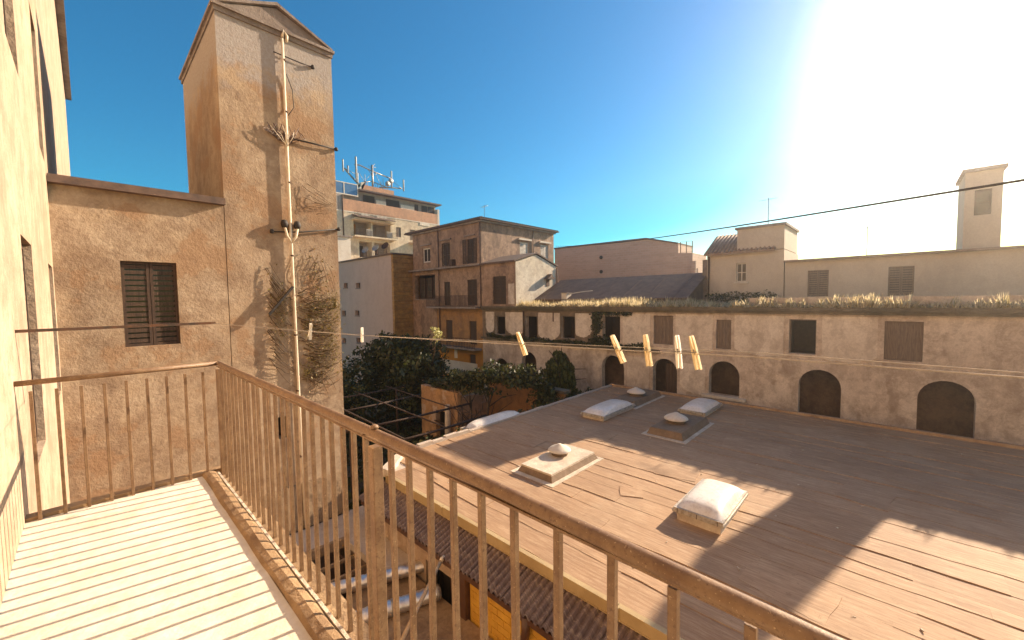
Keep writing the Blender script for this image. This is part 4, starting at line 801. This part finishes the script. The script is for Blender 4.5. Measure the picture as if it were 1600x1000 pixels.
cs = thing('curved_white_sheet', 'curved white sheet lying along the roof edge by the garden', 'sheet', (11.3, 11.9, RZ))
b = MB(); N = 12
for i in range(N):
    for j in range(6):
        def q_(i, j): u = i / N; v = j / 6; a = math.pi * v; e = 1 - (2 * u - 1) ** 6 * .75; return (9.95 + 2.9 * u, 11.95 - .42 * math.cos(a) * e, RZ - .05 + .24 * math.sin(a) * e)
        b.quad(q_(i, j), q_(i + 1, j), q_(i + 1, j + 1), q_(i, j + 1), smooth=True)
b.build('sheet', M['dome'], cs); MB().box(9.9, 12.9, 11.662, 12.35, RZ - .6, RZ - .06).build('ledge', M['slab'], cs)

# corrugated lean-to under the eave
cg = thing('corrugated_awning', 'brown corrugated sheet awning below the workshop eave', 'awning', (5.3, 4, -5.5))
xa, za, xb, zb_ = 4.93, -5.47, 5.70, -5.23
y = -9.0
for i in range(21):
    y0 = y + i * .94; s = MB(); N = 7 * 8
    if y0 + .94 > 10.8: break
    def q_(k_, t): yy_ = y0 + .97 * k_ / N; w_ = .032 * max(-.6, min(.6, math.sin(2 * math.pi * 7 * k_ / N))) / .6; return (xa + (xb - xa) * t + (.01 * (i % 2)) * (1 - t), yy_, za + (zb_ - za) * t + w_ + .006 * (i % 2))
    for k_ in range(N): s.quad(q_(k_, 0), q_(k_ + 1, 0), q_(k_ + 1, 1), q_(k_, 1))
    s.build('corrugated_sheet', M['corr'], cg)
MB().box(4.955, 5.02, -9, 10.6, -5.62, -5.505).build('fascia', M['brownpipe'], cg)
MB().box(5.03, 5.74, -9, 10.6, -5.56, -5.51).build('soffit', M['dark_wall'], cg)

yw = thing('yellow_workshop_wall', 'bright yellow block wall under the corrugated awning', 'wall', (5.1, 5, -9))
MB().box(5.10, 5.3, -4, 6.15, -9, -5.57).build('mortar_bed', M['orange'], yw)
bk = MB(); c = .008; bk.box(0, .03, 0, 1, 0, 1); bke = bk.mesh('block'); bke.materials.append(M['brickwall'])
for r_ in range(14):
    z0 = -5.72 - r_ * .145; y = 1.6 - (.17 if r_ % 2 else 0)
    while y < 6.1:
        L = min(.34, 6.13 - y)
        if L > .06: inst('block', bke, yw, (5.085 - rnd.uniform(0, .006), y, z0), (0, 0, 0), (1, L - .012, .132))
        y += .34
MB().box(4.98, 5.25, 6.16, 6.34, -9, -5.57).build('corner_post', M['brownpipe'], yw)
MB().tube([(5.02, 4.72, -9), (5.02, 4.72, -6.35), (5.02, 4.70, -6.15), (5.0, 4.58, -5.98), (4.98, 4.52, -5.8), (4.98, 4.52, -5.5)], .075, 12).build('downpipe', M['brownpipe'], yw)
lw_ = thing('workshop_side_wall', 'tan wall strip with dark doorway under the awning left of the yellow wall', 'wall', (5.2, 8, -9))
b = MB(); b.wall(MX(5.12), 6.35, 10.5, -9, -5.57, [(6.6, 7.75, -9, -6.0)], 0, .3); b.build('wall', M['own'], lw_); void(lw_, MX(5.12), 6.6, 7.75, -9, -6.0, .5); planks(lw_, MX(5.12), 6.6, 7.1, -9, -6.0, .2, 'brownpipe', 'door', 3)
tr = thing('concrete_terrace', 'pale concrete terrace slab at the foot of the tower', 'terrace', (4, 10, -9))
b = MB(); b.prism(lambda u, d, z: (u, z, d), [(4.42, 8.3), (5.11, 8.05), (5.11, 10.6), (6.3, 11.62), (2.3, 11.62), (2.3, 10.5), (4.36, 10.35)], -6.40, -6.22); b.build('slab', M['slab'], tr)
b = MB(); b.box(4.45, 5.1, 8.3, 10.6, -9, -6.401); b.box(2.3, 4.45, 10.7, 11.6, -9, -6.401); b.build('wall', M['dark_wall'], tr)
MB().bar((2.3, 10.47, -6.3), (4.36, 10.32, -6.3), .12, .22).build('edge_beam', M['kerb'], tr)
pg_ = thing('pit_grille', 'dark opening with two rusty cross bars below the balcony', 'grille', (3.5, 9.5, -6.6))
for y in (9.95, 9.35): MB().bar((2.4, y + .1, -6.55), (4.45, y - .1, -6.5), .06, .08).build('bar', M['kerb'], pg_)
for x in (2.7, 3.5, 4.2): MB().bar((x, 10.3, -6.6), (x, 8.5, -6.6), .05, .06).build('rail', M['iron'], pg_)
lr = thing('lower_roof', 'brown debris strewn lower roof under the foil ducts', 'roof', (3.5, 7, -9))
b = MB(); b.box(1.2, 5.05, 3.5, 8.6, -9, -6.52); b.build('deck', M['kerb'], lr)
MB().box(1.2, 2.2, 8.6, 10.4, -9, -6.7).build('deck_side', M['own'], lr)
def duct(label, p, q, r, seed):
    t = thing('foil_duct', label, 'duct', (p[0], p[1], p[2] - r), 'foil ducts below the balcony'); p = Vector(p); q = Vector(q); L = (q - p).length; N = int(L / .05); rr = random.Random(seed)
    P = [p.lerp(q, i / N) + Vector((0, 0, rr.uniform(-.006, .006))) for i in range(N + 1)]; rad = [r * (1 + (.035 if i % 2 else -.02) + rr.uniform(-.03, .03)) for i in range(N + 1)]
    MB().tube(P, rad, 18).build('sleeve', M['foil'], t)
    for u in (.03, .55, .97): c_ = p.lerp(q, u); d_ = (q - p).normalized(); MB().tube([c_ - d_ * .025, c_ + d_ * .025], r * 1.07, 18).build('clamp', M['steel'], t)
duct('long silver foil duct nearer the terrace', (2.9, 8.98, -6.28), (5.3, 7.88, -6.28), .135, 1)
duct('silver foil duct nearer the balcony', (2.9, 7.85, -6.36), (5.0, 7.05, -6.36), .150, 2)
po = thing('wooden_pole', 'pale wooden pole leaning against the corrugated awning', 'pole', (3.2, 6.1, -6.5)); MB().tube([(3.05, 6.10, -6.48), (4.0, 6.5, -6.0), (4.93, 6.86, -5.52)], [.042, .04, .036], 10).build('shaft', M['palewood'], po); MB().tube([(4.90, 6.85, -5.535), (5.0, 6.89, -5.485)], .045, 10).build('tip', M['pvc'], po)

# ------------------------------------------------------------------ garden
gr = thing('garden_ruin', 'crumbling orange garden house with dark doorway behind the railing', 'ruin', (14, 20, -9))
Mn = MX(14.2); b = MB(); b.wall(Mn, 17.9, 21.5, -9, -5.3, [(18.9, 20.0, -9, -6.6)], 0, .35); b.wall(MY(17.9), 14.55, 16.5, -9, -5.6, [], 0, .3); b.build('wall', M['ruin'], gr); void(gr, Mn, 18.9, 20.0, -9, -6.6, 1.2)
b = MB(); b.bar((14.1, 19.4, -9), (14.1, 19.4, -6.5), .06); b.bar((14.1, 18.9, -7.3), (14.1, 20.0, -7.25), .06); b.build('door_frame', M['wood'], gr); MB().tube([(13.9, 18.45, -9), (13.95, 18.5, -7.5), (13.9, 18.4, -6.0)], [.2, .18, .16], 8).build('white_post', M['lime'], gr)
gw = thing('garden_wall', 'shaded orange garden wall behind bare branches', 'wall', (16, 16, -9)); b = MB(); b.box(16.6, 16.95, 12.2, 17.88, -9, -4.9); b.build('wall', M['garden_wall'], gw); MB().box(16.5, 17.05, 12.1, 17.89, -4.9, -4.75).build('coping', M['moss'], gw)
pe = thing('garden_pergola', 'weathered pergola of dark beams over the shaded garden', 'pergola', (10, 19, -9))
for (p, q) in (((8.2, 22.9, -5.5), (13.6, 22.3, -5.4)), ((7.6, 20.1, -5.55), (13.0, 19.8, -5.45)), ((7.0, 17.0, -5.6), (13.8, 16.2, -5.5)), ((7.2, 14.4, -5.65), (13.0, 14.2, -5.6))): MB().tube([p, Vector(p).lerp(Vector(q), .5) - Vector((0, 0, .05)), q], .055, 7).build('beam', M['wood'], pe)
for x in (8.4, 10.4, 12.4): MB().tube([(x, 14.0, -5.5), (x + .3, 23.2, -5.38)], .035, 6).build('cross_pole', M['wood'], pe)
for (x, y) in ((8.0, 22.9), (13.0, 22.4), (7.6, 17.0), (13.2, 16.3)): MB().tube([(x, y, -9), (x, y, -5.5)], .07, 7).build('post', M['wood'], pe)
def tree(name, label, base, top, r, blobs, size, mat='leaf', seed=1, cat='tree', nb=7, sp=1.5, group=None, droop=.2, shell=.4, **kw):
    t = thing(name, label, cat, base, group); b = MB(); branches(b, base, top, r, nb, sp, seed); b.build('trunk', M['bark'], t); leaves('crown', mat, t, blobs, size, seed, droop=droop, shell=shell, **kw); return t
tree('garden_tree', 'big dark leafy tree in front of the mauve grey house', (15.5, 25, -9), (15.3, 25, -3.2), .22, [((15.5, 25.4, -4.3), (1.8, 3.0, 1.7), 5200), ((15.0, 22.6, -4.7), (1.5, 1.9, 1.5), 2600), ((15.4, 28.6, -4.6), (1.5, 2.2, 1.5), 2600), ((15.2, 24.6, -3.2), (1.0, 1.4, .8), 1300), ((14.6, 25, -6.3), (1.8, 3.4, 1.5), 3000)], .30, seed=41, lump=.5, nb=10, sp=1.9)
tb = thing('pale_shrub_top', 'pale yellow leafy sprig at the top of the big garden tree', 'sprig', (15, 20.9, -3.2)); leaves('foliage', 'bloom', tb, [((14.9, 20.6, -2.0), (.3, .35, .2), 110), ((14.9, 21.0, -1.85), (.25, .3, .16), 90), ((14.8, 20.3, -2.15), (.2, .3, .18), 60), ((14.8, 20.7, -2.4), (.2, .3, .3), 40)], .13, 43, shell=.2, lump=.6); b = MB(); b.tube([(15.0, 21.5, -4.4), (14.95, 21.0, -3.2), (14.9, 20.8, -2.1)], [.04, .03, .015], 6); b.build('stem', M['twig'], tb)
tree('dark_shrub', 'dark round shrub low against the tower corner', (10.5, 24.5, -9), (10.4, 24.5, -6.2), .12, [((10.6, 25, -6.2), (1.6, 2.4, 1.3), 3200), ((12.5, 27, -5.8), (1.8, 2.2, 1.6), 2600)], .25, seed=44, lump=.4, cat='shrub')
tree('vine_canopy', 'sprawling dark vine canopy hanging over the orange garden wall', (14.9, 16.2, -9), (14.7, 15.8, -4.9), .10, [((14.4, 19.4, -4.95), (.7, 1.2, .32), 1200), ((14.5, 17.3, -4.4), (.8, 1.3, .4), 1800), ((14.6, 15.3, -4.0), (.8, 1.3, .48), 2000), ((14.8, 13.5, -3.95), (.8, 1.0, .55), 1700), ((15.6, 12.6, -4.9), (.7, .6, .9), 1300), ((14.6, 16.6, -4.95), (.7, 1.8, .25), 350)], .20, seed=45, lump=.5, cat='vine', nb=9, sp=1.6, shell=.25)
tree('weeping_ivy_bush', 'tall cone of weeping green ivy beside the arcade wall', (19.6, 14.3, -9), (19.9, 14.9, -4.0), .12, [((19.9, 15.0, -3.75), (.38, .45, .5), 700), ((19.8, 14.9, -4.5), (.7, .85, .85), 1700), ((19.7, 14.8, -5.4), (.95, 1.25, 1.1), 3000), ((19.6, 14.75, -6.5), (1.15, 1.6, 1.3), 3600), ((19.5, 14.7, -7.6), (1.25, 1.8, 1.2), 2600)], .24, 'ivy', 46, cat='bush', droop=2.0, shell=.6, lump=.25)
bt = thing('bare_branch_tree', 'thin bare branching tree before the orange garden wall', 'tree', (14.2, 16.6, -9)); b = MB(); rr = random.Random(9)
b.tube([(14.2, 16.8, -9), (14.3, 16.9, -7.2), (14.5, 17.0, -5.6)], [.09, .07, .03], 7); b.build('trunk', M['bark'], bt); b = MB()
for i in range(22): y0 = 16.9 + rr.uniform(-.1, .1); z0 = -8.2 + rr.uniform(0, 2.4); a = rr.uniform(-1, 1); b.tube([(14.3, y0, z0), (14.2 + rr.uniform(-.4, .4), y0 + a * 1.0, z0 + .8), (14.2 + rr.uniform(-.6, .6), y0 + a * 2.2, z0 + 1.5 + rr.uniform(-.3, .6))], [.035, .022, .008], 5)
b.build('branches', M['bark'], bt, kind='stuff')
leaves('undergrowth', 'leaf', None, [((x, y, -8.7), (1.6, 1.6, .6), 300) for x in np.arange(6.5, 21, 2.2) for y in np.arange(13.5, 30, 2.2)] , .28, 47, label='dark tangled undergrowth on the garden floor', cat='undergrowth', kind='stuff')
leaves('kerb_weeds', 'leaf', None, [((7.2 + i * .8, 11.95, -5.25), (.5, .25, .3), 90) for i in range(4)] + [((13.2 + i * .9, 11.95, -5.2), (.5, .25, .35), 110) for i in range(7)], .14, 48, label='dark weeds along the workshop roof edge', cat='weeds', kind='stuff')

# ------------------------------------------------------------------ clothesline and pegs
LX = .88
cl = thing('clothesline', 'pale clothesline cord stretched above the railing', 'clothesline', (LX, 1, -.15))
def lz(y): return -.118 - .028 * max(0, y - .2) ** .9 + (.006 * max(0, y - 1.9) ** 1.3)
yl = [-2.2, -1, 0, .2, .4, .6, .9, 1.3, 1.8, 2.4, 3.2, 4.2, 5.2]
MB().tube([(LX, y, lz(y)) for y in yl], .0015, 6).build('cord', M['rope'], cl)
MB().tube([(LX + .012, y, lz(y) + .004 * math.sin(y * 2 + 1) + .003) for y in yl], .0009, 6).build('thin_cord', M['rope'], cl)
for y in (-2.2, 5.2): MB().bar((-.42, y, lz(y)), (LX + .04, y, lz(y)), .025, .025).build('bracket', M['iron'], cl)
pins = [(2.45, 28, 'pale clothespin hanging open at the far left of the line before the creeper', 'pinwhite', 1.35), (1.81, 3, 'small upright clothespin before the blank grey wall', 'pinwhite', .95), (.80, -22, 'tilted speckled clothespin alone in the middle of the line', 'pin', 1.0), (.485, -28, 'strongly tilted clothespin, leftmost of the group of four', 'pin', 1.0), (.41, -9, 'nearly upright yellowish clothespin, second of the group of four', 'pin', 1.0), (.34, -5, 'whitish bleached clothespin, third of the group of four', 'pinwhite', 1.0), (.305, -13, 'tilted clothespin at the right end of the group of four', 'pin', 1.0)]
half = MB(); half.prism(lambda u, d, z: (d, u, z), [(.001, -.035), (.0048, -.036), (.0054, -.01), (.0054, .02), (.0046, .036), (.0028, .037), (.0012, .005)], -.0052, .0052); hm = half.mesh('jaw')
for (y, tilt, lab, m_, sc) in pins:
    t = thing('clothespin', lab, 'clothespin', (LX, y, lz(y) + .002), 'clothespins on the line'); t.rotation_euler = (R_(tilt), 0, R_(rnd.uniform(-10, 15))); t.scale = (sc,) * 3
    for s_ in (1, -1):
        me = hm.copy(); me.materials.append(M[m_]); o = bpy.data.objects.new('jaw', me); C.objects.link(o); o.parent = t; o.scale = (1, s_, 1); o.rotation_euler = (R_(s_ * (15 if y > 2 else 1.5)), 0, 0)
    sp = MB(); sp.tube([(.0056, -.0062, .002), (.0056, .0062, .002)], .0011, 6); sp.tube([(-.0056, -.0062, .002), (-.0056, .0062, .002)], .0011, 6); sp.tube([(-.0056, 0, .006), (.0056, 0, .006)], .002, 8)
    o = bpy.data.objects.new('spring', sp.mesh('spring')); o.data.materials.append(M['steel']); C.objects.link(o); o.parent = t

# ------------------------------------------------------------------ sunlit haze in the air
hm_ = bpy.data.materials.new('pale_air'); hm_.use_nodes = True; hn = hm_.node_tree; hn.nodes.clear()
pv = hn.nodes.new('ShaderNodeVolumePrincipled'); pv.inputs['Color'].default_value = (0.95, 0.9, 0.84, 1); pv.inputs['Density'].default_value = 0.0016; pv.inputs['Anisotropy'].default_value = 0.85
ho_ = hn.nodes.new('ShaderNodeOutputMaterial'); hn.links.new(pv.outputs[0], ho_.inputs['Volume'])
MB().box(-12, 92, -32, 92, -10, 26).build('haze', hm_, kind='stuff')
